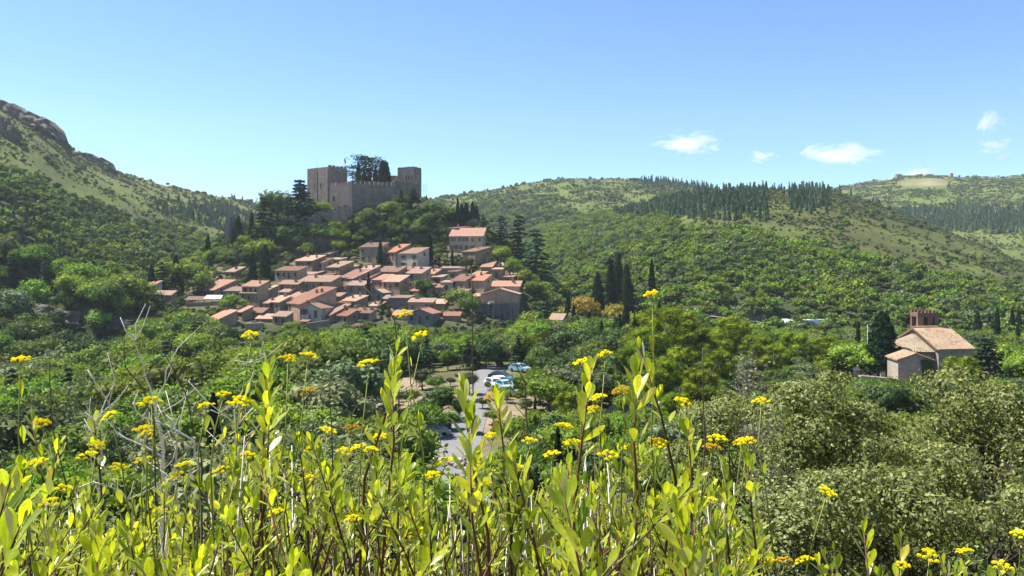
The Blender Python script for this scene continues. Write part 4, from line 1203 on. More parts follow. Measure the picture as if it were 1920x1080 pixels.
# brick verge along the gable
for s in (0, 1):
    m = MB(); a = up * (He - .1) + (E2 * W_ if s else Vector((0, 0, 0))) - E1 * .42; b2 = up * (He + Hr) + E2 * W_ / 2 - E1 * .42
    for k in range(14):
        p0 = a.lerp(b2, k / 14); p1 = a.lerp(b2, (k + .92) / 14); m.hexa([p0 - up * .14, p0 + E1 * .3 - up * .14, p1 + E1 * .3 - up * .14, p1 - up * .14, p0 + up * .16, p0 + E1 * .3 + up * .16, p1 + E1 * .3 + up * .16, p1 + up * .16])
    m.build('verge_tiles', M_BRICK, ch)
# apse: half polygon with radiating tile ribs
ac = E2 * (W_ / 2 + .3); Ra = 5.3; ha = He - .5; na = 10
ring = [ac + (-E1 * math.sin(math.pi * k / na) + E2 * -math.cos(math.pi * k / na)) * Ra for k in range(na + 1)]
m = MB()
for k in range(na): m.poly([ring[k + 1] - up * 3, ring[k] - up * 3, ring[k] + up * ha, ring[k + 1] + up * ha])
m.build('apse_wall', M_CHURCH, ch)
ap = ac + up * (ha + 2.7) - E1 * .05
m = MB(); nn_ = 76
eav = []
for k in range(nn_ + 1):
    t = math.pi * k / nn_; eav.append(ac + (-E1 * math.sin(t) - E2 * math.cos(t)) * (Ra + .4) + up * (ha - .05 + (.09 if k % 2 else 0)))
for k in range(nn_):
    m.poly([eav[k + 1], eav[k], ap.lerp(eav[k], .02), ap.lerp(eav[k + 1], .02)])
m.build('apse_roof', M_CHROOF, ch)
m = MB()
for k in range(na):
    a, b2 = ring[k] * 1.0, ring[k + 1] * 1.0
    a2 = ac + (a - ac) * 1.045; b3 = ac + (b2 - ac) * 1.045
    m.hexa([a2 + up * (ha - .42), a + up * (ha - .42), b2 + up * (ha - .42), b3 + up * (ha - .42), a2 + up * (ha - .12), a + up * (ha - .12), b2 + up * (ha - .12), b3 + up * (ha - .12)])
m.build('cornice', M_BRICK, ch)
# sacristy annex in front
A = P(1684, 675, 130) - ch.location; th = R(-8)
F1 = Vector((math.cos(th), math.sin(th), 0)); F2 = Vector((-math.sin(th), math.cos(th), 0))
wa, da = 5.3, 5.4; A0 = Vector((A.x, A.y, 0)); Ha = A.z
m = MB(); q = [A0, A0 + F1 * wa, A0 + F1 * wa + F2 * da, A0 + F2 * da]
m.hexa([p - up * 3 for p in q] + [p + up * Ha for p in q])
m.poly([A0 + up * Ha, A0 + F1 * wa + up * Ha, A0 + F1 * wa / 2 + up * (Ha + 1.0)])
m.build('annex_wall', M_CHURCH, ch)
m = MB(); corr_roof(m, A0 + up * Ha, F2, F1, da, wa / 2, 1.0, .3, .18, .4); corr_roof(m, A0 + F1 * wa + up * Ha, F2, -F1, da, wa / 2, 1.0, .3, .18, .4); m.build('annex_roof', M_CHROOF, ch)
# belfry: brick tower with openings and merlons
bt = P(1721, 622, 143.5) - ch.location; bw, bd, bh = 3.0, 3.2, 3.7
b0 = Vector((bt.x, bt.y, He + 1.0)); th = R(-4); B1_ = Vector((math.cos(th), math.sin(th), 0)); B2_ = Vector((-math.sin(th), math.cos(th), 0))
z0 = He + 1.0; z1b = (HZ - 587) / F * 143.5 - gz
def bslab(nm, x0, x1, y0, y1, za, zb, par, mat=M_BRICK):
    m = MB(); q = [Vector((bt.x, bt.y, 0)) + B1_ * x + B2_ * y for x, y in ((x0, y0), (x1, y0), (x1, y1), (x0, y1))]
    m.hexa([p + up * za for p in q] + [p + up * zb for p in q]); return m.build(nm, mat, par)
bf = bslab('belfry', 0, bw + .6, 0, bd, z0, z0 + 1.6, ch)
for x0, x1 in ((0, 1.05), (1.75, 2.6), (2.9, bw + .6)):
    bslab('pier', x0, x1, 0, .7, z0 + 1.6, z1b - .7, bf); bslab('pier', x0, x1, bd - .7, bd, z0 + 1.6, z1b - .7, bf)
bslab('pier', bw - .1, bw + .597, 1.2, bd - 1.2, z0 + 1.6, z1b - .7, bf)
bslab('belfry_top', -.06, bw + .66, -.06, bd + .06, z1b - .7, z1b, bf)
for x in (0, .64, 1.28, 1.92, 2.56, 3.15):
    bslab('merlon', x + .05, x + .42, -.03, .4, z1b, z1b + random.uniform(.35, .7), bf); bslab('merlon', x + .05, x + .42, bd - .4, bd + .03, z1b, z1b + random.uniform(.35, .7), bf)
m = MB(); c = Vector((bt.x, bt.y, 0)) + B1_ * 1.4 + B2_ * 1.2 + up * (z1b - 2.2); m.tube([c, c + up * .35, c + up * .8, c + up * .95], [.45, .36, .25, .1], 10); m.build('bell', plain('bronze', (.18, .13, .07), .4, .2, 3, metal=.9), bf)
# ivy on the annex wall
rng = np.random.default_rng(5); n = 900
s = rng.uniform(0, 1, n); t = rng.uniform(0, 1, n)
xx = wa - 1.9 + 1.9 * s + 0.5 * t * (1 - s) * 1.2; zz = Ha * .98 - t * Ha * .86 * (0.5 + .5 * np.sin(np.pi * np.clip(s * .9 + .1, 0, 1)))
Cc = np.array(A0)[None] + np.array(F1)[None] * xx[:, None] - np.array(F2)[None] * rng.uniform(.05, .28, n)[:, None]; Cc[:, 2] = zz + rng.uniform(0, .3, n)
v, qd = leaves(Cc, np.tile(-np.array(F2), (n, 1)) + rng.normal(size=(n, 3)) * .5, .3, .8, rng)
add('ivy', qmesh('ivy', v, qd, G_IVY), ch)
KEEP_OUT += [(Oc.x + 3, Oc.y + 6, 11), (P(1712, 0, 132).x, 132, 6), (P(1712, 0, 143).x, 143, 8)]
# churchyard wall and graves
cw = empty('churchyard_wall', P(1615, 727, 131)); tag(cw, 'low stone churchyard wall left of the church annex', 'wall')
q0 = cw.location; A = P(1614, 707, 131) - q0; B = P(1684, 713, 130.5) - q0; m = MB()
m.hexa([(A.x, 0, -2), (B.x, -.5, -2), (B.x, .1, -2), (A.x, .6, -2), A, B, B + Vector((0, .6, 0)), A + Vector((0, .6, 0))]); m.build('wall', M_CHURCH, cw)
m = MB(); m.hexa([A + Vector((-.1, -.15, .003)), B + Vector((0, -.15, .003)), B + Vector((0, .75, .003)), A + Vector((-.1, .75, .003)), A + Vector((-.1, -.15, .25)), B + Vector((0, -.15, .25)), B + Vector((0, .75, .25)), A + Vector((-.1, .75, .25))]); m.build('coping', M_PALEST, cw)
KEEP_OUT.append((q0.x + 3, 131, 5))
rnd = random.Random(3)
for i, px in enumerate((1618, 1626, 1633, 1640, 1648, 1655)):
    g_ = P(px, 0, 136 + rnd.uniform(-2, 2)); g_.z = hz1(g_.x, g_.y)
    gr = empty('gravestone', (g_.x, g_.y, g_.z), rnd.uniform(-.2, .2)); hgt = rnd.uniform(2.0, 2.9)
    tag(gr, '%s pale gravestone from the left in the churchyard' % ('first', 'second', 'third', 'fourth', 'fifth', 'sixth')[i], 'gravestone', 'graves in the churchyard')
    m = MB(); m.box((-.6, -.4, -.5), (.6, 1.4, .7)); m.build('tomb_base', M_PALEROCK, gr)
    m = MB(); m.box((-.4, -.1, .703), (.4, .12, hgt - .3)); m.poly([(-.4, -.1, hgt - .3), (.4, -.1, hgt - .3), (.2, -.1, hgt), (-.2, -.1, hgt)]); m.build('headstone', M_PALEROCK, gr)
gp = empty('gate_pillar', P(1606, 704, 140)); tag(gp, 'stone gate pillar with white cap at the churchyard corner', 'pillar')
m = MB(); m.box((-.45, -.45, -2), (.45, .45, 1.0)); m.build('shaft', M_CHURCH, gp)
m = MB(); m.hexa([(-.6, -.6, 1.003), (.6, -.6, 1.003), (.6, .6, 1.003), (-.6, .6, 1.003), (-.15, -.15, 1.6), (.15, -.15, 1.6), (.15, .15, 1.6), (-.15, .15, 1.6)]); m.build('cap', M_WHITE, gp)
m = MB(); m.tube([(0, 0, -9), (0, 0, 5.0)], [.13, .1], 8); tag(m.build('utility_pole', M_WHITE, None, loc=P(1627, 655, 160)), 'pale utility pole left of the big church cypress', 'pole')
# ------------------------------------------------------------------ single trees
LABELLED = []


def hand(name, kind, px, top, D, label, cat='tree', group=None, wide=1.0, var=None, base=None):
    g = ground_at(px, D) if base is None else P(px, base, D)
    h = max(1.0, (HZ - top) / F * D - g.z)
    TREE_SPOTS.append((g.x, g.y, h * .16 if kind == 'cypress' else h * .33))
    return tree(name, kind, g, h, label, cat, group, var, None, wide)


TREE_SPOTS = []
ORD = ['first', 'second', 'third', 'fourth', 'fifth', 'sixth', 'seventh', 'eighth', 'ninth', 'tenth', 'eleventh', 'twelfth', 'thirteenth', 'fourteenth', 'fifteenth', 'sixteenth', 'seventeenth', 'eighteenth', 'nineteenth']
TENS = ['twenty', 'thirty', 'forty', 'fifty', 'sixty', 'seventy', 'eighty', 'ninety']


def ordinal(i):
    if i < 19: return ORD[i]
    n_ = i + 1; t_, r_ = divmod(n_, 10)
    if n_ >= 100: return 'hundred-and-' + ordinal(n_ - 101) if n_ > 100 else 'hundredth'
    return (TENS[t_ - 2][:-1] + 'ieth') if r_ == 0 else TENS[t_ - 2] + '-' + ORD[r_ - 1]


CG = 'cypresses'
for px, top, D, lb, wd in [
    (713, 449, 271, 'tall cypress in front of the upper row\'s arched doorway', 1.1), (805, 438, 274, 'tall cypress right of the white fronted upper house', 1.0),
    (691, 511, 243, 'slim cypress rising from the lane in the village middle', .9), (474, 471, 262, 'left one of two broad cypresses above the long rose roof', 1.35),
    (497, 458, 266, 'right one of two broad cypresses above the long rose roof', 1.35), (660, 412, 288, 'slender cypress alone on the slope below the castle wall', .8),
    (284, 495, 249, 'cypress beside the white house left of the village', 1.1), (560, 575, 226, 'short cypress against the left half of the pale gable', .8),
    (572, 578, 226, 'short cypress against the right half of the pale gable', .8), (848, 465, 270, 'small cypress under the tall pale house', .9),
    (447, 405, 297, 'cypress on the ruined wall stub left of the castle', 1.0), (472, 398, 297, 'slim cypress right of the ruined wall stub', .8), (437, 428, 293, 'lowest cypress left of the ruined wall stub', 1.0),
    (479, 422, 295, 'short cypress between the stub wall and the dark conifers', .9), (390, 440, 300, 'lone cypress on the saddle left of the castle hill', .9),
    (672, 306, 316, 'first pointed cypress from the left inside the castle court', .95), (683, 319, 318, 'second pointed cypress inside the castle court', .9), (693, 318, 317, 'third pointed cypress inside the castle court', 1.0),
    (704, 315, 318, 'fourth pointed cypress inside the castle court', .9), (717, 301, 317, 'broad tall cypress at the right of the castle court', 1.5), (724, 304, 321, 'hindmost broad cypress of the castle court', 1.5),
    (752, 355, 300, 'thin cypress against the right end of the castle wall', .9), (858, 371, 300, 'tallest slim cypress on the crest right of the castle', .8), (866, 382, 301, 'first blunt cypress of the clump right of the castle', 1.5),
    (874, 380, 302, 'second blunt cypress of the clump right of the castle', 1.4), (886, 378, 303, 'third cypress of the clump right of the castle', 1.2), (893, 385, 304, 'last cypress of the clump right of the castle', 1.2), (800, 366, 305, 'small cypress just right of the scaffold', 1.0),
    (1121, 512, 245, 'dark cypress on the wooded slope above the yellow tree', 1.2), (1145, 487, 252, 'tall cypress second in the clump on the wooded slope', 1.0), (1159, 476, 255, 'tallest cypress in the clump on the wooded slope', 1.1),
    (1175, 496, 250, 'right cypress in the clump on the wooded slope', 1.0), (1222, 487, 262, 'lone cypress right of the clump on the wooded slope', .8), (1065, 549, 222, 'leaning dark cypress left of the yellow tree', 1.0), (1076, 573, 212, 'short cypress left of the yellow tree', 1.0),
    (1128, 601, 185, 'cypress left of the pair above the pine grove', .9), (1162, 588, 190, 'cypress between the pale trunks above the pine grove', .9), (1174, 566, 195, 'pointed cypress left of the flower stalk', 1.0), (1105, 585, 200, 'dark cypress right of the dome tree', 1.0), (1150, 610, 180, 'blunt dark cypress at the grove\'s upper left', 1.2), (1192, 583, 178, 'black pointed cypress above the pine grove', 1.15),
    (1216, 574, 190, 'slim cypress behind the tall flower stalk', .8), (1236, 566, 195, 'slim cypress behind the first big pine', .8),
    (1655, 586, 139, 'huge dark cypress beside the church', 2.0), (1609, 602, 165, 'thin cypress left of the utility pole', .6), (1833, 583, 215, 'first cypress of the row beyond the church', 1.0), (1855, 586, 230, 'second cypress of the row beyond the church', .8),
    (1870, 577, 200, 'tall cypress before the farmhouse beyond the church', .8), (1898, 576, 225, 'cypress right of the farmhouse', .9), (1910, 581, 228, 'broad cypress at the photo\'s right edge', 1.2), (1908, 608, 175, 'slim cypress on the slope right of the church', .8), (1816, 590, 232, 'small cypress left of the farmhouse', .9), (1842, 588, 236, 'hindmost small cypress of the farmhouse row', .8),
    (400, 738, 62, 'thin black cypress in the valley behind the bare twigs', .55), (1046, 800, 68, 'dark cypress standing among the flower stalks', .8), (230, 540, 262, 'cypress on the far side of the gorge', .9), (330, 478, 256, 'dark cypress behind the bright tree left of the village', 1.0)]:
    hand('cypress_tree', 'cypress', px, top, D, lb, 'cypress', CG, wd)
for px, top, D, lb, k, wd in [
    (562, 334, 292, 'big dark cedar left of the keep', 'bigcedar', 1.25), (493, 366, 294, 'dark fir left of the big cedar', 'conifer', 1.1), (509, 384, 292, 'dark fir between the cedar and the tall fir', 'conifer', 1.0), (521, 392, 291, 'lower dark fir under the big cedar', 'conifer', 1.0), (541, 372, 293, 'bushy dark fir touching the big cedar', 'conifer', 1.3),
    (685, 292, 326, 'flat-topped cedar above the castle court', 'cedar', 1.0), (716, 556, 231, 'dark conifer in the lower village gardens', 'conifer', 1.5), (972, 400, 292, 'dark conifer on the east slope of the castle hill', 'conifer', 1.2), (1005, 425, 280, 'bluish conifer beside the dark one on the east slope', 'conifer', 1.4), (940, 402, 300, 'dark conifer behind the tall pale house', 'conifer', 1.2), (905, 400, 302, 'dark conifer left of the tall pale house', 'conifer', 1.3),
    (1022, 556, 214, 'dark fir right below the rampart corner', 'conifer', 1.3), (1086, 602, 188, 'dark fir behind the dome tree', 'conifer', 1.3), (1112, 634, 165, 'dark fir at the left end of the pine grove', 'conifer', 1.4), (1142, 640, 158, 'second dark fir at the left end of the pine grove', 'conifer', 1.4), (968, 622, 198, 'dark fir above the hedge', 'conifer', 1.3), (1066, 650, 160, 'dark fir right of the pergola', 'conifer', 1.3), (880, 640, 180, 'dark fir above the road bend', 'conifer', 1.4), (18, 305, 470, 'lone dark fir high on the left mountain', 'conifer', 1.2), (775, 350, 300, 'dark cedar under the castle\'s right tower', 'bigcedar', 1.2), (1850, 632, 143, 'large dark cedar right of the church', 'bigcedar', 1.9), (303, 490, 250, 'dark fir beside the white house left of the village', 'conifer', 1.3)]:
    hand('conifer_tree', k, px, top, D, lb, 'conifer', 'dark conifers', wd)
PG = 'pines of the grove'
for i, (px, top, D, wd, lb) in enumerate([
    (1252, 574, 150, 1.25, 'tallest pine of the grove, behind the tall flower stalk'), (1212, 612, 138, 1.1, 'left pine of the grove\'s upper row'), (1300, 612, 145, 1.2, 'pine right of the tallest one'), (1368, 592, 158, 1.1, 'pine below the retaining wall'),
    (1335, 622, 148, 1.1, 'pine in the middle of the upper row'), (1418, 626, 150, 1.1, 'pine left of the dead grey tree'), (1275, 648, 118, 1.0, 'rounded pine in the grove\'s lower row'), (1232, 668, 112, 1.1, 'pine at the foot of the tallest one'), (1180, 650, 128, 1.0, 'pale green pine at the left end of the grove'),
    (1310, 690, 104, 1.0, 'low pine left of the dead grey tree'), (1270, 735, 92, 1.0, 'lowest pine, just above the parked pickup'), (1490, 622, 152, 1.2, 'pine below the white vans'), (1545, 630, 150, 1.1, 'pine left of the church wood'), (1590, 642, 146, 1.0, 'last pine left of the church cypress'),
    (1012, 688, 112, 1.1, 'dark pine beside the parked cars'), (1090, 700, 112, 1.1, 'pine right of the parked cars'), (1140, 690, 120, 1.0, 'slender pine behind the flower stalks'), (1060, 735, 98, 1.0, 'small pine in front of the gravel bank'), (1350, 655, 125, 1.1, 'pine behind the dead grey branches'), (1450, 645, 138, 1.1, 'broad pine behind the grey oak top')]):
    hand('pine_tree', 'pine', px, top, D, lb, 'pine', PG, wd)
hand('umbrella_pine', 'pine', 1801, 667, 131, 'little umbrella-shaped pine in front of the church\'s side wall', 'pine', None, 1.25)
for px, top, D, k, lb, wd in [
    (1040, 604, 186, 'broad_olive', 'wide olive-green dome tree beside the car park pergola', 1.35), (1092, 545, 224, 'broad_yellow', 'golden yellow tree on the slope right of the village', 1.0), (1158, 562, 220, 'broad_yellow', 'smaller yellowing tree right of the golden one', 1.0),
    (862, 533, 236, 'broad_mid', 'leafy tree in front of the village\'s eastern houses', 1.1), (876, 548, 231, 'broad_mid', 'lower leafy tree touching the dark rampart', 1.0), (796, 516, 246, 'broad_dark', 'dark round tree in the middle of the eastern roofs', 1.1), (875, 478, 264, 'broad_dark', 'blue-green tree below the pink annex', 1.1),
    (343, 476, 258, 'broad_bright', 'big bright green tree left of the village', 1.25), (378, 505, 253, 'broad_mid', 'loose green tree above the long rose roof', 1.1), (435, 546, 231, 'broad_bright', 'round bright garden tree beside the white awning', 1.2), (545, 598, 208, 'broad_bright', 'bright green dome tree at the foot of the pale gable', 1.3),
    (470, 640, 190, 'broad_bright', 'wide yellow-green tree below the terrace walls', 1.3), (485, 440, 282, 'broad_bright', 'light green tree on the slope left of the cliff', 1.3), (575, 450, 280, 'broad_mid', 'rounded green tree under the cliff wall', 1.1), (635, 445, 284, 'broad_bright', 'pale green tree above the western lane', 1.2),
    (760, 405, 291, 'broad_bright', 'bright tree on the slope below the south wall', 1.1), (700, 390, 291, 'broad_dark', 'dark tree with bare limbs below the south wall', 1.3), (605, 372, 296, 'broad_bright', 'yellow-green bush at the foot of the keep', .9), (730, 372, 294, 'broad_mid', 'green tree leaning on the south curtain wall', 1.1),
    (940, 455, 278, 'broad_bright', 'bright tree on the bank right of the tall pale house', 1.0), (962, 480, 268, 'broad_bright', 'second bright tree down the eastern bank', 1.0), (985, 500, 262, 'broad_bright', 'third bright tree down the eastern bank', 1.1), (1000, 520, 252, 'broad_mid', 'fourth tree down the eastern bank', 1.1),
    (828, 718, 100, 'broad_dark', 'dark round tree on the bank above the lower car park', 1.3), (796, 742, 98, 'broad_dark', 'smaller dark tree left of the round one on the bank', 1.2), (842, 765, 94, 'broad_mid', 'green bush at the head of the lower road', 1.4), (885, 772, 92, 'broad_olive', 'grey-green bush at the lower road\'s right edge', 1.0), (915, 712, 124, 'broad_olive', 'small tree just left of the parked row', .9), (752, 735, 116, 'broad_mid', 'green tree left of the sandy path', 1.2), (786, 705, 132, 'broad_bright', 'bright small tree at the top of the sandy path', 1.0), (800, 690, 140, 'broad_mid', 'green tree behind the sandy path', 1.0), (792, 688, 128, 'broad_dark', 'dark tree over the upper end of the sandy path', 1.2), (818, 700, 124, 'broad_mid', 'green tree between the sandy path and the road', 1.2), (845, 705, 130, 'broad_dark', 'dark tree left of the road bend', 1.1), (868, 722, 114, 'broad_mid', 'green tree hiding the road below the bend', 1.0), (862, 748, 101, 'broad_olive', 'grey-green bush right of the dark round tree', 1.2), (905, 742, 108, 'broad_dark', 'dark bush hiding the road between bend and lower car park', 1.3), (925, 765, 97, 'broad_mid', 'green bush below the parked row', 1.3), (770, 725, 112, 'broad_mid', 'green tree at the sandy path', 1.1), (985, 745, 104, 'broad_dark', 'dark bush in front of the dark pine', 1.2), (880, 690, 120, 'broad_olive', 'small tree at the bend of the road', .8), (1000, 575, 216, 'broad_mid', 'dark glossy tree below the rampart', 1.1), (1770, 690, 128, 'broad_olive', 'grey shrub tree against the church side wall', 1.0),
    (592, 408, 287, 'broad_dark', 'dark tree covering the cliff under the lower enclosure wall', 1.2), (622, 420, 287, 'broad_mid', 'green tree right of the one on the cliff', 1.1), (566, 425, 285, 'broad_dark', 'dark tree at the left foot of the cliff', 1.1), (545, 415, 288, 'broad_mid', 'rounded tree between the cedar and the cliff', 1.0), (520, 345, 303, 'broad_olive', 'grey-green tree on the ridge left of the cedar', 1.0), (660, 340, 312, 'broad_dark', 'dark crown behind the castle wall beside the keep', 1.2)]:
    hand('broadleaf_tree', k, px, top, D, lb, 'tree', 'broadleaf trees', wd)


# ---- the woods: every tree that shows is a thing, the rest one mass
def toplimit(u, D):
    lim = np.full_like(u, 0.0)
    vil = np.interp(u, [250, 330, 360, 420, 450, 520, 560, 600, 700, 780, 880, 960, 1000, 1040], [585, 580, 575, 606, 640, 618, 606, 612, 604, 610, 622, 612, 575, 560])
    lim = np.where((D < 226) & (u > 240) & (u < 1040), vil, lim)
    lim = np.where((D < 150) & (u > 720) & (u < 1000), 715, lim)
    lim = np.where((D < 128) & (u > 590 + 110) & (u < 800), 765, lim)
    lim = np.where((D < 112) & (u > 860) & (u < 1000), 775, lim)
    lim = np.where((D < 86) & (u > 770) & (u < 920), 880, lim)
    lim = np.where((D < 131) & (u > 1590) & (u < 1840), 735, lim)
    lim = np.where((D < 240) & (u > 1310) & (u < 1570), 613, lim)
    lim = np.where((D < 240) & (u > 1570), 612, lim)
    lim = np.where((D < 135) & (u > 1590), 700, lim)
    lim = np.where((D < 100) & (u >= 1000), 760, lim)
    lim = np.where((D < 190) & (u < 300), 598 + (190 - D) * 1.1, lim)
    return lim


def blocked(x, y):
    b = np.zeros(len(x), bool)
    for (cx, cy, r) in KEEP_OUT: b |= (x - cx) ** 2 + (y - cy) ** 2 < (r + .6) ** 2
    for (cx, cy, r) in TREE_SPOTS: b |= (x - cx) ** 2 + (y - cy) ** 2 < r * r
    return b


def on_road(x, y):
    """The road, the parking bays and the pale bank are clear of trees."""
    u = 960 + F * x / y
    b = (y > 84) & (y < 148) & (x > -9) & (x < -2.5)
    b |= (y > 116) & (y < 137) & (x > -6) & (x < 9)
    b |= (y > 62) & (y < 92) & (x > -9) & (x < 0)
    b |= (y > 96) & (y < 142) & (u > 700) & (u < 830)
    b |= (y > 232) & (y < 246) & (u > 1300) & (u < 1560)
    b |= (y > 126) & (y < 141) & (u > 1570) & (u < 1700)
    b |= (y > 160) & (y < 178) & (u > 880) & (u < 1080)
    return b


n = 17500
u_ = RNG.uniform(-200, 2120, n); d_ = np.sqrt(RNG.uniform(40.0 ** 2, 338.0 ** 2, n)); u_[-2500:] = RNG.uniform(420, 960, 2500); d_[-2500:] = RNG.uniform(284, 304, 2500); steep = np.arange(n) >= n - 2500; x_ = (u_ - 960) / F * d_
hillreg = (u_ > 300) & (u_ < 1040)
ok = ((d_ < 232) | hillreg) & ~blocked(x_, d_) & ~on_road(x_, d_)
z_ = height(x_, d_)
hraw = RNG.uniform(4.2, 8.5, n); hraw = np.where((u_ < 760) & (d_ > 85) & (d_ < 226), hraw * 1.45, hraw); hraw = np.where((d_ < 85) & (u_ < 760), hraw * 1.1, hraw); hraw = np.where((d_ < 75) & (u_ >= 760), hraw * .7, hraw); hraw = np.where((d_ > 226) & hillreg, hraw * .78, hraw)
ztop = z_ + hraw; pyt = HZ - F * ztop / d_
lim = toplimit(u_, d_) + RNG.uniform(-6, 14, n)
hmax = (HZ - lim) / F * d_ - z_
h_ = np.where(lim > 0, np.minimum(hraw, hmax), hraw)
ok &= h_ > 1.4
h_ = np.where((u_ > 1140) & (u_ < 1600) & (d_ > 85) & (d_ < 170), np.minimum(h_, RNG.uniform(1.8, 4.2, n)), h_)
# in the village only low garden trees
invil = (d_ > 226) & hillreg & (HZ - F * z_ / d_ > np.interp(u_, [300, 400, 480, 560, 640, 700, 880, 940, 1000], [560, 500, 500, 470, 455, 470, 440, 470, 560]))
h_ = np.where(invil, np.minimum(h_, RNG.uniform(1.4, 3.2, n)), h_)
hcap = (HZ - np.interp(u_, [560, 575, 600, 640, 660, 740, 790, 820, 860], [350, 368, 374, 382, 371, 360, 356, 358, 376])) / F * d_ - z_
h_ = np.where((d_ > 284) & (d_ < 312) & (u_ > 560) & (u_ < 860), np.minimum(h_, hcap), h_); ok &= h_ > 1.4
ok &= seen_over(u_, d_, z_ + h_, .004)
cand = np.where(ok)[0]; cand = cand[np.argsort(d_[cand])]
# thin out to crown spacing
keep_, cell = [], {}
for i in cand:
    r = max(1.1, h_[i] * .40); kx, ky = int(x_[i] // 4), int(d_[i] // 4); hit = False
    for a in range(kx - 1, kx + 2):
        for b_ in range(ky - 1, ky + 2):
            for (qx, qy, qr) in cell.get((a, b_), ()):
                if (qx - x_[i]) ** 2 + (qy - d_[i]) ** 2 < (max(r, qr) * (.62 if steep[i] else .95)) ** 2: hit = True
    if not hit:
        cell.setdefault((kx, ky), []).append((x_[i], d_[i], r)); keep_.append(i)
# what shows: paint crowns front to back on a coarse frame
buf = np.zeros((270, 480), bool); share = {}
for i in keep_:
    cx, cy = u_[i] / 4, (HZ - F * (z_[i] + h_[i] * .55) / d_[i]) / 4; rx = h_[i] * .45 * F / d_[i] / 4; ry = h_[i] * .48 * F / d_[i] / 4
    x0, x1 = int(max(0, cx - rx)), int(min(480, cx + rx + 1)); y0, y1 = int(max(0, cy - ry)), int(min(270, cy + ry + 1))
    if x0 >= x1 or y0 >= y1: share[i] = 0; continue
    gy, gx = np.mgrid[y0:y1, x0:x1]; mk = ((gx + .5 - cx) / max(rx, .6)) ** 2 + ((gy + .5 - cy) / max(ry, .6)) ** 2 < 1
    sub = buf[y0:y1, x0:x1]; share[i] = int((mk & ~sub).sum()); sub |= mk
KINDS_ = ['broad_bright', 'broad_mid', 'broad_dark', 'broad_olive', 'conifer']
tone = fbm(x_ / 22, d_ / 22, 3, 71) * 2 + RNG.normal(size=n) * .3
kd = np.select([tone > .12, tone > -.25], [0, 1], 2)
rr = RNG.uniform(0, 1, n)
kd = np.where(rr < .07, 3, kd); kd = np.where((rr > .9) & (h_ > 4) & (d_ > 120), 4, kd)
kd = np.where(invil, np.where(rr < .5, 1, np.where(rr < .8, 2, 3)), kd)
kd = np.where((d_ < 110) & (u_ < 700) & (u_ > 380) & (rr < .25), 3, kd)
kd = np.where((d_ > 226) & hillreg & ~invil & (rr > .72), np.where(rr > .88, 4, 2), kd)
kd = np.where(steep & (rr > .45) & (kd < 2), np.where(rr > .85, 4, 2), kd)  # more dark crowns on the castle slope: its shade put into the leaf colour
order = sorted(keep_, key=lambda i: -share[i])
cnt = {'broad': 0, 'conifer': 0}; single, mass = [], []
for i in order:
    fam = 'conifer' if kd[i] == 4 else 'broad'
    if share[i] >= 3 and cnt[fam] < 265: cnt[fam] += 1; single.append(i)
    else: mass.append(i)
TW = ['bright green tree', 'mid-green tree', 'dark green tree', 'grey-green tree', 'dark fir']


def zone_of(i):
    u, D = u_[i], d_[i]
    if D >= 226 and hillreg[i]:
        if invil[i]: return 'among the village houses'
        return 'on the slope left of the castle' if u < 560 else ('on the slope under the castle walls' if u < 810 else 'on the slope right of the castle')
    if u < 330: return 'in the near valley wood at the photo\'s left' if D < 110 else 'in the gorge wood under the left mountain'
    if u < 720: return 'in the thicket behind the bare twigs' if D < 110 else 'in the wood below the village houses'
    if u < 1000: return 'around the car park' if D < 150 else 'between the car park and the village'
    if u < 1320: return 'in the undergrowth below the pine grove' if D < 100 else ('in the pine grove' if D < 165 else 'on the wooded slope above the pine grove')
    if u < 1590: return 'behind the grey oak' if D < 135 else 'below the white vans'
    return 'behind the big oak' if D < 132 else 'around the church'


byz = {}
for i in single: byz.setdefault((zone_of(i), int(kd[i])), []).append(i)
for (zn, k), lst in byz.items():
    lst.sort(key=lambda i: u_[i])
    for j, i in enumerate(lst):
        nm = 'conifer_tree' if k == 4 else 'broadleaf_tree'
        lb = ('the only %s %s' % (TW[k], zn)) if len(lst) == 1 else '%s %s from the left %s' % (ordinal(j), TW[k], zn)
        tree(nm, KINDS_[k], (x_[i], d_[i], z_[i] - .15), h_[i], lb, 'tree' if k < 4 else 'conifer', 'dark conifers' if k == 4 else 'broadleaf trees', None, None, RNG.uniform(.9, 1.25))
PR = [TREES['broad_bright'][0][0], TREES['broad_mid'][1][0], TREES['broad_dark'][2][0], TREES['broad_olive'][3][0], TREES['conifer'][1][0]]
if mass:
    mi_ = np.array(mass)
    scatter('valley_wood', np.stack([x_[mi_], d_[mi_], z_[mi_] - .2], 1), h_[mi_], kd[mi_], PR, 'undergrowth and small trees filling the gaps of the valley wood', 'wood')
# low brush under the trees
n2_ = 9000
ub = RNG.uniform(-150, 2080, n2_); db = np.sqrt(RNG.uniform(36.0 ** 2, 320.0 ** 2, n2_)); xb = (ub - 960) / F * db; zb = height(xb, db)
okb = ~blocked(xb, db) & ~on_road(xb, db) & ((db < 232) | ((ub > 300) & (ub < 1040))) & seen_over(ub, db, zb + 1.5, .004)
okb &= ~((ub > 700) & (ub < 1010) & (db < 165) & (RNG.uniform(0, 1, n2_) < .75)) & ~((ub > 1580) & (ub < 1850) & (db > 118) & (db < 142))
xb, db, zb = xb[okb], db[okb], zb[okb]
scatter('valley_brush', np.stack([xb, db, zb - .1], 1), RNG.uniform(.7, 1.9, len(xb)), RNG.integers(0, 5, len(xb)), BUS, 'low brush between the trees and houses of the valley', 'brush')
print('TREES single', len(single), 'mass', len(mass))
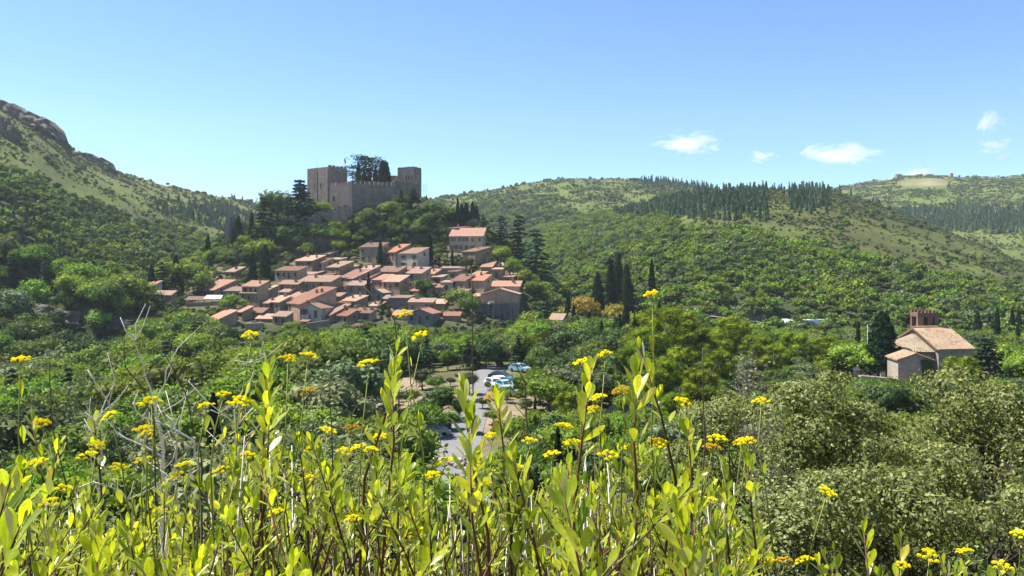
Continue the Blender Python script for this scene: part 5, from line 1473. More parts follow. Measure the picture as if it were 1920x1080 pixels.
# ------------------------------------------------------------------ road, car park, cars, rocks
def strip(name, pts, width, mat, lift, kind='structure', seg=3.0):
    """A paved sheet following a centre line (x, y), laid on the ground."""
    C = []
    for (a, b) in zip(pts[:-1], pts[1:]):
        a, b = Vector(a), Vector(b); k = max(1, int((b - a).length / seg))
        C += [a.lerp(b, i / k) for i in range(k)]
    C.append(Vector(pts[-1])); m = MB(); Ls, Rs = [], []
    for i, p in enumerate(C):
        d = (C[min(i + 1, len(C) - 1)] - C[max(0, i - 1)]).normalized(); nrm = Vector((-d.y, d.x))
        z = max(hz1(p.x, p.y), hz1(*(p + nrm * width / 2)), hz1(*(p - nrm * width / 2))) + lift
        Ls.append((*(p + nrm * width / 2), z)); Rs.append((*(p - nrm * width / 2), z))
    for i in range(len(C) - 1):
        m.poly([Rs[i], Rs[i + 1], Ls[i + 1], Ls[i]])
        m.poly([Ls[i], Ls[i + 1], (Ls[i + 1][0], Ls[i + 1][1], Ls[i + 1][2] - .5), (Ls[i][0], Ls[i][1], Ls[i][2] - .5)])
    m2 = m.build(name, mat); tag(m2, kind=kind); return m2


CL = [(22, 158), (8, 159), (-2, 155), (-5.9, 141), (-5.8, 125), (-5.4, 107), (-5.6, 91), (-5.6, 81), (-4.0, 70), (2, 62)]
strip('road', CL, 4.4, M_ASPHALT, .06)
strip('parking_area', [(-4.0, 131), (8, 129.5), (16, 130)], 10, M_ASPHALT, .05)
strip('parking_area', [(-10.5, 90.5), (-6.5, 91)], 9, M_ASPHALT, .052)
strip('road_marking', [(-8.2, 95), (-8.0, 86), (-7.9, 80)], .14, M_WHITE, .085)
strip('upper_car_park', [((1300 - 960) / F * 239, 239), ((1560 - 960) / F * 239, 239)], 7, M_ASPHALT, .3)
strip('path', [(-19, 142), (-16, 128), (-15.5, 114), (-18, 102)], 2.4, M_SOIL, .07)
pp = []
for px, py in ((928, 488), (938, 494), (948, 501), (957, 508), (965, 518)):
    D = depth_for(px, py); pp.append(((px - 960) / F * D, D))
strip('stairway_path', pp, 2.2, plain('pale_steps', (.42, .37, .31), .9, .2, 2), .25, seg=1.5)


def paint(name, c): return plain(name, c, .25, .05, .5, spec=.6)


CARC = {'white': paint('white_car_paint', (.75, .75, .74)), 'silver': paint('silver_car_paint', (.42, .44, .45)), 'blue': paint('blue_car_paint', (.06, .16, .26)), 'teal': paint('teal_car_paint', (.22, .42, .46)), 'black': paint('black_car_paint', (.02, .02, .022)), 'red': paint('red_car_paint', (.35, .05, .04))}
M_GLASS = plain('car_glass', (.05, .07, .085), .06, .1, 1, spec=.8)
M_TYRE = plain('tyre_rubber', (.02, .02, .02), .9, .2, 4)
M_LAMP = plain('lamp_glass', (.7, .7, .65), .15, .05, 2, spec=.7)


def car_shapes(kind):
    """Side profiles (y along the car, z up) -> body, glass; width 1.75."""
    if kind == 'van': body = [(-2.6, .3), (-2.62, 1.0), (-2.3, 1.35), (-1.75, 2.35), (-1.5, 2.6), (2.5, 2.6), (2.6, 2.4), (2.6, .3)]; gl = [(-2.14, 1.42), (-1.72, 2.2), (-.5, 2.2), (-.5, 1.42)]
    elif kind == 'pickup': body = [(-2.3, .35), (-2.32, .85), (-1.1, 1.0), (-.6, 1.65), (.6, 1.68), (.75, 1.0), (2.3, 1.0), (2.32, .35)]; gl = [(-.95, 1.05), (-.55, 1.57), (.5, 1.58), (.58, 1.05)]
    else: body = [(-2.0, .28), (-2.05, .62), (-1.9, .8), (-1.0, .95), (-.45, 1.42), (.2, 1.5), (1.1, 1.46), (1.75, 1.0), (2.0, .92), (2.05, .4), (1.95, .28)]; gl = [(-.9, .97), (-.42, 1.38), (.2, 1.44), (1.05, 1.40), (1.5, 1.0)]
    def ext(prof, w, taper):
        m = MB(); n = len(prof)
        def half(z): return w / 2 * (1 - taper * max(0, (z - .9)) / .6)
        Lp = [(-half(z), y, z) for y, z in prof]; Rp = [(half(z), y, z) for y, z in prof]
        m.poly(Lp[::-1] if False else Lp); m.poly(Rp[::-1])
        for i in range(n):
            j = (i + 1) % n; m.poly([Lp[j], Lp[i], Rp[i], Rp[j]])
        return m
    b = ext(body, 1.78 if kind != 'van' else 2.0, .14 if kind == 'car' else .05); g = ext(gl, 1.795 if kind != 'van' else 2.02, .14 if kind == 'car' else .05)
    fw = MB(); a0, a1 = gl[0], gl[1]; y0 = body[-1]
    ws = MB(); o = .02; w = .72
    ws.poly([(-w, a0[0] - .08, a0[1] + o), (w, a0[0] - .08, a0[1] + o), (w * .92, a1[0] - .08, a1[1] + o), (-w * .92, a1[0] - .08, a1[1] + o)])
    b0, b1 = gl[-1], gl[-2]
    ws.poly([(w, b0[0] + .1, b0[1] + o), (-w, b0[0] + .1, b0[1] + o), (-w * .9, b1[0] + .12, b1[1] + o), (w * .9, b1[0] + .12, b1[1] + o)]) if kind == 'car' else None
    return b, g, ws


WH = MB(); WH.tube([(-.1, 0, 0), (-.1, 0, 0), (.1, 0, 0)], [.2, .31, .31], 14); WHM = WH.mesh('tyre', M_TYRE)
RM = MB(); RM.tube([(-.112, 0, 0), (.112, 0, 0)], [.19, .19], 10); RMM = RM.mesh('rim', M_STEEL)
CARM = {}


def car(kind, colour, loc, rz, label, sc=1.0, group='parked cars'):
    nm = {'car': 'parked_car', 'van': 'camper_van', 'pickup': 'pickup_truck'}[kind]
    o = empty(nm, loc, rz, sc); tag(o, label, {'car': 'car', 'van': 'van', 'pickup': 'pickup'}[kind], group)
    if kind not in CARM: CARM[kind] = car_shapes(kind)
    b, g, ws = CARM[kind]
    key = (kind, colour)
    if key not in CARM: CARM[key] = (b.mesh('body', CARC[colour]), g.mesh('side_window', M_GLASS), ws.mesh('windscreen', M_GLASS))
    bm_, gm_, wm_ = CARM[key]
    add('body', bm_, o); add('side_window', gm_, o); add('windscreen', wm_, o)
    wb = 1.25 if kind == 'car' else 1.6
    for sx in (-.82, .82):
        for sy in (-wb, wb):
            t = add('wheel', WHM, o, (sx if kind != 'van' else sx * 1.12, sy, .31)); add('rim', RMM, t)
    for sx in (-.6, .6):
        m = MB(); m.box((sx - .16, -2.08 if kind == 'car' else -2.36 if kind == 'pickup' else -2.66, .6), (sx + .16, -1.95, .74)); m.build('headlight', M_LAMP, o)
    return o


def gpt(px, D, lift=.07): g = ground_at(px, D); return (g.x, g.y, g.z + lift)


for kind, colr, px, D, rz, lb in [
    ('car', 'blue', 812, 94.5, 1.9, 'dark blue car behind the silver one by the lower road'), ('car', 'silver', 809, 91, 1.9, 'silver car at the edge of the lower road'),
    ('car', 'white', 927, 127, .5, 'white car first in the row by the bend'), ('car', 'white', 937, 129, .5, 'second white car in the row by the bend'), ('car', 'teal', 947, 124.5, .5, 'pale teal car nearest in the row'),
    ('car', 'blue', 960, 128, .5, 'blue car in the middle of the row'), ('car', 'white', 972, 127, .5, 'white car right of the blue car in the row'), ('car', 'silver', 955, 118.5, 1.4, 'silver car standing across below the row'),
    ('car', 'white', 1042, 128, 1.2, 'white car half hidden behind the pines'), ('car', 'teal', 975, 146, .9, 'pale car behind the row near the hedge'), ('car', 'white', 1040, 143, .3, 'white car below the pergola'), ('car', 'black', 939, 135, 1.1, 'dark car in the shade behind the white cars'),
    ('car', 'silver', 1172, 104, 1.3, 'silver car hidden behind the pale rocks'), ('car', 'red', 1004, 134, .6, 'red car right of the row under the tree')]:
    car(kind, colr, gpt(px, D), rz, lb)
car('pickup', 'white', gpt(1229, 103), 1.15, 'white pickup in a gap of the pine grove')
for kind, colr, px, rz, lb in [('van', 'white', 1482, .25, 'tall white camper van at the upper car park'), ('van', 'white', 1512, 1.45, 'long white camper van right of the tall one'), ('van', 'white', 1534, 1.5, 'rightmost white camper van, partly behind branches'), ('car', 'teal', 1322, .5, 'pale blue car left end of the upper car park'), ('car', 'silver', 1336, .5, 'silver car left in the upper car park'), ('car', 'white', 1412, 1.5, 'white car below the retaining wall')]:
    car(kind, colr, gpt(px, 239 if kind == 'van' else 238.5, .35), rz, lb, 1.15 if kind == 'van' else 1.0)

# pergola with pale roof panels
pg = empty('pergola', gpt(1040, 168, 0)); tag(pg, 'dark pergola with pale roof panels beside the dome tree', 'pergola')
for i in range(5):
    for y in (0, 3.2):
        m = MB(); m.tube([(-3 + i * 1.6, y, -.5), (-3 + i * 1.6, y, 2.6)], [.07, .07], 6); m.build('post', M_WOOD, pg)
for i in range(6):
    m = MB(); x = -3.2 + i * 1.2; z = 2.62 + .12 * (i % 2); m.hexa([(x, -.3, z), (x + 1.12, -.3, z), (x + 1.12, 3.5, z + .35), (x, 3.5, z + .35), (x, -.3, z + .05), (x + 1.12, -.3, z + .05), (x + 1.12, 3.5, z + .4), (x, 3.5, z + .4)]); m.build('roof_panel', M_FABRIC, pg)
KEEP_OUT.append((pg.location.x, 169, 5))
# hedge
def leafbox(name, loc, sx, sy, sz, n, leaf, mat, label, cat, seed, group=None):
    rng = np.random.default_rng(seed); k = rng.integers(0, 5, n); p = rng.uniform(-1, 1, (n, 3)); fx = [(0, 1), (0, -1), (1, 1), (1, -1), (2, 1)]
    for a, (ax, sg) in enumerate(fx): p[k == a, ax] = sg
    wob = 1 + .12 * np.sin(p[:, 0] * 9) * np.cos(p[:, 1] * 7)
    nn = np.zeros((n, 3));
    for a, (ax, sg) in enumerate(fx): nn[k == a, ax] = sg
    C = p * np.array([sx, sy, sz]) * wob[:, None] + np.array([0, 0, sz]); v = leaves(C, nn + rng.normal(size=(n, 3)) * .5, leaf, .6, rng)
    core = (CSV * np.array([sx, sy, sz]) * .95 + np.array([0, 0, sz]), CSQ); core = (np.clip(core[0] * 1.3, [-sx * .9, -sy * .9, 0], [sx * .9, sy * .9, sz * 1.85]), CSQ)
    o = empty(name, loc); tag(o, label, cat, group); V_, Q_ = join([v, core]); add('foliage', qmesh('foliage', V_, Q_, mat), o); return o
leafbox('hedge', gpt(951, 163, -.2), 4.8, 1.3, 1.05, 2600, .3, G_BRIGHT, 'long clipped hedge with bright top above the road bend', 'hedge', 3)
KEEP_OUT.append((-1, 163, 4.5))
# wooden fence along the path
fz = empty('wooden_fence', gpt(770, 118, 0)); tag(fz, 'wooden rail fence along the sandy path', 'fence'); q0 = fz.location
prev = None
for i in range(12):
    t = i / 11; x = -18.5 + 4.0 * t; y = 104 + 36 * t; z = hz1(x, y); b = Vector((x, y, z)) - q0
    m = MB(); m.tube([b - Vector((0, 0, .3)), b + Vector((0, 0, 1.15))], [.07, .06], 6); m.build('post', M_WOOD, fz)
    if prev is not None:
        for hgt in (.5, .98):
            m = MB(); m.tube([prev + Vector((0, 0, hgt)), b + Vector((0, 0, hgt))], [.045, .045], 5); m.build('rail', M_WOOD, fz)
    prev = b


# ---- rocks
BSV, BSQ = cubesphere(16)


def rock_mesh(name, seed, mat, rough=.35):
    rng = np.random.default_rng(seed); v = BSV.copy()
    for k in range(26):   # flat fracture faces
        d = rng.normal(size=3); d /= np.linalg.norm(d); c_ = rng.uniform(.55, .9); s = v @ d; v = np.where((s > c_)[:, None], v - d[None] * (s - c_)[:, None], v)
    q = np.floor(v[:, 2] * 4 + fbm(v[:, 0] * 2 + seed, v[:, 1] * 2, 3, seed) * 3); v[:, :2] *= (1 + .22 * np.sin(q * 12.9898 + seed))[:, None]
    v = v * (1 + rough * fbm(v[:, 0] * 5 + seed, v[:, 1] * 5 + v[:, 2] * 4.1, 5, seed)[:, None] * 2)
    # weld of the six patches happens by position: same directions give the same displacement
    return qmesh(name, v, BSQ, mat)


ROCKS = [rock_mesh('rock', 200 + i, M_ROCK) for i in range(4)]; PALES = [rock_mesh('boulder', 220 + i, M_PALEROCK, .2) for i in range(4)]
rnd = random.Random(21)


def outcrop(px0, py0, px1, py1, D, label, n=7, flat=.7, sink=.3):
    """A crag of several rock masses filling the pixel box at depth D."""
    c = P((px0 + px1) / 2, py1, D); o = empty('rock_outcrop', c); tag(o, label, 'rock', 'rock outcrops on the left mountain')
    w = (px1 - px0) / F * D; h = abs(py1 - py0) / F * D
    for i in range(n):
        t = (i + .5) / n; x = (t - .5) * w + rnd.uniform(-.06, .06) * w
        px = 960 + F * (c.x + x) / D; g = ground_at(px, D)
        s = h * rnd.uniform(.4, .55); sw = w / n * rnd.uniform(1.1, 1.7)
        add('rock_mass', ROCKS[rnd.randrange(4)], o, (x, rnd.uniform(-2, 4), g.z - c.z + s * (.25 - sink)), (rnd.uniform(-.3, .3), rnd.uniform(-.3, .3), rnd.uniform(0, 6.28)), (sw, sw * flat + 1, s))
    return o


def cliff(name_pts, D0, D1, depth, label, seed, mat=None, lean=.25):
    """Continuous craggy face: columns of (px, top row, bottom row), broken into ledges and buttresses."""
    n = 64; rows_ = 16; xs = np.linspace(name_pts[0][0], name_pts[-1][0], n)
    tp = np.interp(xs, [p[0] for p in name_pts], [p[1] for p in name_pts]); bt = np.interp(xs, [p[0] for p in name_pts], [p[2] for p in name_pts]); Ds = np.linspace(D0, D1, n)
    tp = tp + fbm(xs / 9, xs * 0 + seed, 4, seed) * 9; VV = []
    for j in range(rows_):
        t = j / (rows_ - 1); py = tp * t + bt * (1 - t); led = np.floor(t * 5 + fbm(xs / 22, np.full(n, seed * 1.7), 3, seed) * 3) / 5
        Dj = Ds + depth * (-.5 + lean * t + .5 * led) + depth * 1.3 * fbm(xs / 6, np.full(n, t * 5), 5, seed) + depth * .8 * fbm(xs / 24, np.full(n, t * 1.3), 3, seed + 3)
        VV.append(np.stack([(xs - 960) / F * Dj, Dj, (HZ - py) / F * Dj], 1))
    back = VV[-1] + np.array([0, depth * 1.5, -1.0]); VV.append(back); VV.append(back + np.array([0, 1.0, -12.0]))
    A = np.concatenate(VV); R_ = len(VV); o0 = A[0].copy(); i2, j2 = np.meshgrid(np.arange(R_ - 1), np.arange(n - 1), indexing='ij'); k0 = i2 * n + j2
    o = add('rock_outcrop', qmesh('rock_outcrop', A - o0, np.stack([k0, k0 + 1, k0 + 1 + n, k0 + n], -1).reshape(-1, 4), mat or M_ROCK), None, o0)
    return tag(o, label, 'rock', 'rock outcrops on the left mountain')


cliff([(-120, 150, 205), (-40, 172, 235), (5, 188, 236), (30, 198, 240), (60, 212, 234), (85, 220, 244), (104, 238, 256), (112, 262, 265)], 492, 508, 7, 'long brown crag at the top left corner of the mountain ridge', 5)
cliff([(116, 262, 268), (122, 262, 270), (130, 272, 276)], 545, 548, 2, 'tiny crag between the two long ones on the ridge', 6)
cliff([(146, 283, 290), (165, 287, 304), (190, 296, 314), (204, 302, 318), (211, 316, 320)], 588, 602, 5, 'low crag lower down the mountain ridge', 7)
cliff([(-60, 574, 604), (0, 570, 602), (60, 568, 602), (110, 578, 608), (180, 590, 618), (250, 600, 620), (300, 606, 622)], 206, 209, 3, 'dark overgrown cliff low on the left above the gorge', 8)
outcrop(-10, 240, 30, 330, 430, 'rock ribs below the top left crag', 3, sink=.3)
outcrop(160, 430, 215, 460, 330, 'pinkish rock face in the mountain wood', 3, sink=.3)
outcrop(570, 415, 640, 465, 289, 'shaded cliff under the lower enclosure wall', 5, sink=.3)
outcrop(1620, 365, 1690, 395, 575, 'dark scree edge on the right hill crest', 6, sink=.45)
for (px, D, n, lb) in ((869, 77, 14, 'boulder in the pile beside the lower road'), (1052, 106, 12, 'pale rock on the bank right of the parked cars')):
    for i in range(n):
        g = ground_at(px - 17 + 34 * (i + rnd.uniform(.1, .9)) / n, D + rnd.uniform(-3, 2)); s = rnd.uniform(.35, .8) * (1.6 if px > 1000 else 1)
        b = add('boulder', PALES[rnd.randrange(4)], None, (g.x, g.y, g.z + s * .35), (rnd.uniform(0, 3), rnd.uniform(0, 3), rnd.uniform(0, 3)), (s * 1.2, s, s * .8))
        tag(b, '%s %s, counted from the left' % (ordinal(i), lb), 'boulder', 'boulders by the lower road' if px < 1000 else 'pale rocks on the bank')
# shrub with reddish tips by the silver car
hand('broadleaf_tree', 'broad_olive', 780, 800, 86, 'grey shrub beside the silver car', 'shrub', None, 1.3)
# ------------------------------------------------------------------ oaks on the near slope
def branchy(m, p, d, L, r, depth, rnd, tips, spread=.75):
    pts, rad = [p], [r]; q = p.copy(); dd = d.copy(); k = 4
    for i in range(k):
        dd = (dd + Vector((rnd.gauss(0, .2), rnd.gauss(0, .2), rnd.gauss(.03, .14)))).normalized(); q = q + dd * (L / k); pts.append(q.copy()); rad.append(r * (1 - .45 * (i + 1) / k))
    m.tube(pts, rad, 5 if depth < 2 else 4, cap=False)
    if depth <= 1: tips.extend(pts[1:])
    if depth == 0: return
    for i in range(3 if depth > 1 else 4):
        a = rnd.uniform(0, 6.28); o = Vector((math.cos(a), math.sin(a), rnd.uniform(-.15, .6))) * spread
        s = rnd.choice((2, 3, 4, 4)); branchy(m, pts[s].copy(), (dd + o).normalized(), L * rnd.uniform(.58, .8), rad[s] * .68, depth - 1, rnd, tips, spread)


def oak(name, px, D, h, wide, n, label, mat, leaf, seed, bark=None, lean=0.0, depth=5, clump=.22, group='evergreen oaks on the near slope', lumps=0):
    g = ground_at(px, D); o = empty(name, g); tag(o, label, 'oak tree', group); rnd = random.Random(seed); rng = np.random.default_rng(seed)
    m = MB(); tips = []
    for k in range(3):
        a = 2.1 * k + seed; branchy(m, Vector((.12 * math.cos(a), .12 * math.sin(a), -.3)), Vector((math.cos(a) * .55 + lean, math.sin(a) * .55, 1)).normalized(), h * .40, h * .05, depth, rnd, tips, .85)
    T = np.array([tuple(t) for t in tips]); sc = np.array([wide / max(.1, np.percentile(np.abs(T[:, :2]), 97)), wide / max(.1, np.percentile(np.abs(T[:, :2]), 97)), h / max(.1, np.percentile(T[:, 2], 99.3))])
    m.v = [(x * sc[0], y * sc[1], z * sc[2]) for x, y, z in m.v]; T = T * sc
    m.build('branches', bark or M_BARK, o, smooth=True)
    T = T[T[:, 2] > h * .18]
    if lumps:      # foliage gathered in rounded clumps at the branch ends
        ctr = T[rng.integers(0, len(T), lumps * 6)]; far_ = np.argsort(-(np.linalg.norm((ctr - [0, 0, h * .35]) / [wide, wide, h * .7], axis=1) + rng.uniform(0, .35, len(ctr)))); ctr = ctr[far_[:lumps]]
        rad = rng.uniform(.2, .42, lumps) * wide / 2.0; pick = rng.choice(lumps, n, p=rad ** 2 / (rad ** 2).sum())
        d = rng.normal(size=(n, 3)); d /= np.linalg.norm(d, axis=1, keepdims=True); d[:, 2] = np.where(d[:, 2] < -.35, -d[:, 2], d[:, 2])
        wob = 1 + .25 * np.sin(d[:, :1] * 6 + pick[:, None] * 1.7) * np.cos(d[:, 1:2] * 5 + pick[:, None])
        C = ctr[pick] + d * (rad[pick] * rng.uniform(.7, 1.08, n))[:, None] * wob * np.array([1.15, 1.15, .8]); nn = d + rng.normal(size=(n, 3)) * .55
        k2 = n // 5; C[:k2] = T[rng.integers(0, len(T), k2)] + rng.normal(size=(k2, 3)) * clump
    else:
        C = T[rng.integers(0, len(T), n)] + rng.normal(size=(n, 3)) * clump
        c0 = np.array([0, 0, h * .45]); nn = (C - c0) / h + rng.normal(size=(n, 3)) * .38 + np.array([-.15, 0, .45])
    v, q = leaves(C, nn, leaf, .55, rng)
    f = add('crown', qmesh('crown', v, q, mat), o)
    return o


oak('evergreen_oak', 1545, 13.0, 4.25, 2.0, 46000, 'broad grey-green oak below the church, left of the two', G_OAK, .062, 4, clump=.08, lumps=60)
oak('evergreen_oak', 1885, 12.0, 3.85, 2.1, 46000, 'large grey-green oak at the right edge of the photo', G_OAK, .062, 9, lean=-.1, clump=.08, lumps=60)
oak('evergreen_oak', 1700, 10.5, 2.8, 1.8, 30000, 'low rounded oak between the two big ones', G_OAK, .056, 15, clump=.08, lumps=45)
oak('evergreen_oak', 1450, 10.0, 2.55, 1.2, 12000, 'small shaded oak at the foot of the left big one', G_OAK, .06, 17, clump=.08)
oak('dead_oak', 1372, 19.0, 6.3, 1.7, 3600, 'half-dead grey oak with bare twigs left of the big oaks', G_GREYLEAF, .07, 23, bark=M_GREYBARK, clump=.12)
oak('dead_oak', 1525, 21.0, 6.5, 1.5, 3600, 'greyish dry oak top behind the left big oak', G_GREYLEAF, .07, 29, bark=M_GREYBARK, clump=.12)
oak('evergreen_oak', 655, 9.5, 3.2, 1.1, 11000, 'thin small-leaved oak bush behind the flowers left of the car park', G_OAK, .05, 31, clump=.08)
oak('evergreen_oak', 575, 11, 3.4, 1.2, 9000, 'grey-green oak bush beside the thin one', G_OLIVE, .06, 33, clump=.08)
oak('evergreen_oak', 1240, 9.0, 2.3, 1.1, 14000, 'low dry oak scrub behind the middle flowers', G_GREYLEAF, .045, 37, bark=M_GREYBARK, clump=.09)
oak('evergreen_oak', 1120, 8.5, 2.2, 1.0, 12000, 'second low oak scrub behind the middle flowers', G_OAK, .05, 41, clump=.09)
oak('evergreen_oak', 120, 9.0, 2.4, 1.2, 12000, 'low oak scrub behind the flowers at the left', G_OLIVE, .05, 43, clump=.08)
oak('evergreen_oak', 350, 8.0, 1.9, 1.1, 12000, 'low oak scrub behind the bare white twigs', G_OAK, .05, 47, clump=.09)
oak('evergreen_oak', 820, 8.0, 1.75, 1.1, 12000, 'low oak scrub below the road view', G_OAK, .05, 53, clump=.09)
oak('evergreen_oak', 1330, 7.0, 1.6, 1.0, 12000, 'low oak scrub right of the middle flowers', G_OLIVE, .045, 59, clump=.09)

# ------------------------------------------------------------------ flowering shrubs right in front of the camera
def leafmat(name, c1_, c2_, tc1, trans, gloss):
    m, nt, out = nodes_of(name)
    oi = N(nt, 'ShaderNodeObjectInfo'); tc = N(nt, 'ShaderNodeTexCoord')
    no = N(nt, 'ShaderNodeTexNoise', {'Vector': tc.outputs['Object'], 'Scale': 5.0, 'Detail': 4})
    mid = N(nt, 'ShaderNodeSeparateXYZ', {'Vector': tc.outputs['Object']})
    ab = N(nt, 'ShaderNodeMath', {0: mid.outputs['X']}, operation='ABSOLUTE')
    vein = maprange(nt, ab.outputs[0], 0.0, 0.025, 1.0, 0.0)
    ge = N(nt, 'ShaderNodeNewGeometry'); ad = N(nt, 'ShaderNodeMath', {0: oi.outputs['Random'], 1: ge.outputs['Random Per Island']}, operation='ADD')
    c = mixc(nt, N(nt, 'ShaderNodeMath', {0: ad.outputs[0]}, operation='FRACT').outputs[0], c1_, c2_)
    h = N(nt, 'ShaderNodeHueSaturation', {'Color': c}); nt.links.new(maprange(nt, no.outputs[0], .3, .7, .75, 1.25), h.inputs['Value'])
    c = mixc(nt, N(nt, 'ShaderNodeMath', {0: vein, 1: .45}, operation='MULTIPLY').outputs[0], h.outputs[0], (.42, .46, .14))
    no2 = N(nt, 'ShaderNodeTexNoise', {'Vector': tc.outputs['Object'], 'Scale': 9.0, 'Detail': 5}); c = mixc(nt, maprange(nt, no2.outputs[0], .66, .72, 0, .8), c, (.20, .11, .03))
    d = N(nt, 'ShaderNodeBsdfDiffuse', {'Color': c}); t = N(nt, 'ShaderNodeBsdfTranslucent', {'Color': mixc(nt, 1.0, c, tc1, 'MULTIPLY')})
    s = N(nt, 'ShaderNodeMixShader', {0: trans, 1: d.outputs[0], 2: t.outputs[0]})
    g = N(nt, 'ShaderNodeBsdfGlossy', {'Color': (1, 1, .95, 1), 'Roughness': .32}); fr = N(nt, 'ShaderNodeFresnel', {'IOR': 1.42})
    fm = N(nt, 'ShaderNodeMath', {0: fr.outputs[0], 1: gloss}, operation='MULTIPLY')
    s = N(nt, 'ShaderNodeMixShader', {0: fm.outputs[0], 1: s.outputs[0], 2: g.outputs[0]}); nt.links.new(s.outputs[0], out.inputs[0])
    return m


L_MAIN = leafmat('shrub_leaf', (.15, .24, .015), (.52, .56, .03), (1.5, 1.42, .55), .58, .6)
L_YEL = leafmat('yellowing_leaf', (.36, .33, .03), (.45, .38, .04), (1.4, 1.3, .6), .5, .8)
M_STEM = plain('shrub_stem', (.13, .065, .04), .7, .45, 60, col2=(.05, .03, .022))
M_REDST = plain('reddish_stem', (.20, .08, .045), .6, .4, 60)
M_GREENST = plain('flower_stalk', (.26, .30, .06), .6, .2, 40)
M_DEAD = plain('bleached_twig', (.82, .78, .73), .85, .4, 70, col2=(.55, .49, .44))
M_DRY = plain('dry_stalk', (.16, .12, .09), .85, .4, 60)
M_PETAL = foliage('flower_yellow', (.86, .72, .008), (.97, .90, .02), .4, gloss=0.0, objvar=.08, hue=(.495, .508))
M_SPENT = foliage('flower_spent', (.50, .30, .02), (.80, .58, .03), .3, gloss=0.0, objvar=.1, hue=(.49, .505))


def leaf_mesh(seed, mat):
    """Obovate blade along +Y, unit length, folded on its midrib and curved back."""
    rnd = random.Random(seed); w = rnd.uniform(.115, .165); curl = rnd.uniform(-.05, .22); fold = rnd.uniform(.15, .4); tw = rnd.uniform(-.3, .3)
    prof = [(0, .02), (.1, .16), (.28, .52), (.5, .88), (.68, 1.0), (.83, .84), (.94, .46), (1.0, .06)]
    V_, F_ = [], []
    for (t, k) in prof:
        hw = w * k; z = curl * t * t; a = tw * t
        for s in (-1, 0, 1):
            x = s * hw; zz = z + abs(x) * fold + s * hw * math.sin(a); V_.append((x * math.cos(a), t - .12 * curl * t * t, zz))
    for i in range(len(prof) - 1):
        for s in (0, 1): b = i * 3 + s; F_.append((b, b + 1, b + 4, b + 3))
    me = bpy.data.meshes.new('leaf'); me.from_pydata(V_, [], F_); me.polygons.foreach_set('use_smooth', [True] * len(F_)); me.materials.append(mat); me.update(); return me


LEAF = [leaf_mesh(i, L_MAIN) for i in range(10)]; LEAFY = [leaf_mesh(40 + i, L_YEL) for i in range(2)]


def umbel_mesh(seed, mat):
    """Flat-topped flower head, 1 unit wide: rays ending in small clustered umbels."""
    rnd = random.Random(seed); rng = np.random.default_rng(seed); m = MB(); n = rnd.randint(9, 13); parts = []
    for i in range(n):
        a = 2.4 * i + rnd.uniform(-.2, .2); r = .44 * math.sqrt((i + .4) / n); top = Vector((math.cos(a) * r, math.sin(a) * r, .34 - .9 * r * r + rnd.uniform(-.05, .05)))
        m.tube([(0, 0, 0), top * .55 + Vector((0, 0, -.02)), top], [.014, .012, .010], 4, 0, False)
        k = rnd.randint(13, 18)
        for j in range(k):
            b = 2.4 * j; q = .105 * math.sqrt((j + .3) / k); c = top + Vector((math.cos(b) * q, math.sin(b) * q, .10 - q * q * 7))
            e = rnd.uniform(.026, .036); mm = len(m.v)
            m.v += [tuple(c + Vector((e, 0, 0))), tuple(c + Vector((0, e, 0))), tuple(c + Vector((-e, 0, 0))), tuple(c + Vector((0, -e, 0))), tuple(c + Vector((0, 0, e * .8))), tuple(c - Vector((0, 0, e * 1.2)))]
            for f in ((0, 1, 4), (1, 2, 4), (2, 3, 4), (3, 0, 4), (1, 0, 5), (2, 1, 5), (3, 2, 5), (0, 3, 5)): m.f.append(tuple(mm + t for t in f)); m.m.append(1)
    return m.mesh('flower_head', [M_GREENST, mat])


UMB = [umbel_mesh(i, M_PETAL) for i in range(7)] + [umbel_mesh(9, M_SPENT)]
frnd = random.Random(99)
SHRUBS = []
NB = 13
for i in range(NB):
    px = -40 + 120 * i; D = 2.05 + .25 * math.sin(i * 2.3); g = P(px, 500, D); gz_ = hz1(g.x, g.y)
    o = empty('flowering_shrub', (g.x, g.y, gz_)); SHRUBS.append((px, o, g.x, g.y, gz_))
    tag(o, ['yellow-flowered green shrub filling the lower left corner', 'yellow-flowered shrub second from the left edge', 'yellow-flowered shrub left of the bare white twigs', 'yellow-flowered shrub around the bare white twigs', 'yellow-flowered shrub with tall leafy shoot right of the bare twigs', 'yellow-flowered shrub below the dark grey gable', 'yellow-flowered shrub with tall flower in front of the village foot', 'yellow-flowered shrub left of the road view', 'yellow-flowered shrub with leafy shoot before the road', 'yellow-flowered shrub before the pale rocks', 'yellow-flowered shrub with the tallest flower stalk', 'yellow-flowered shrub right of the tallest flower stalk', 'yellow-flowered shrub at the foot of the small shaded oak'][i], 'flowering shrub', 'flowering shrubs in front')
for i in range(4):
    px = 1560 + 110 * i; D = 2.5; g = P(px, 500, D); gz_ = hz1(g.x, g.y); o = empty('flowering_shrub', (g.x, g.y, gz_)); SHRUBS.append((px, o, g.x, g.y, gz_))
    tag(o, ['low yellow-flowered shrub at the foot of the big left oak', 'low yellow-flowered shrub second from the right bottom corner group', 'low yellow-flowered shrub below the low rounded oak', 'low yellow-flowered shrub in the lower right corner'][i], 'flowering shrub', 'flowering shrubs in front')
STEMS = {o.name: MB() for (_, o, _, _, _) in SHRUBS}
NLEAF = [0]


def near_shrub(px): return min(SHRUBS, key=lambda s: abs(s[0] - px))


LCOUNT, LJOIN = {}, {}


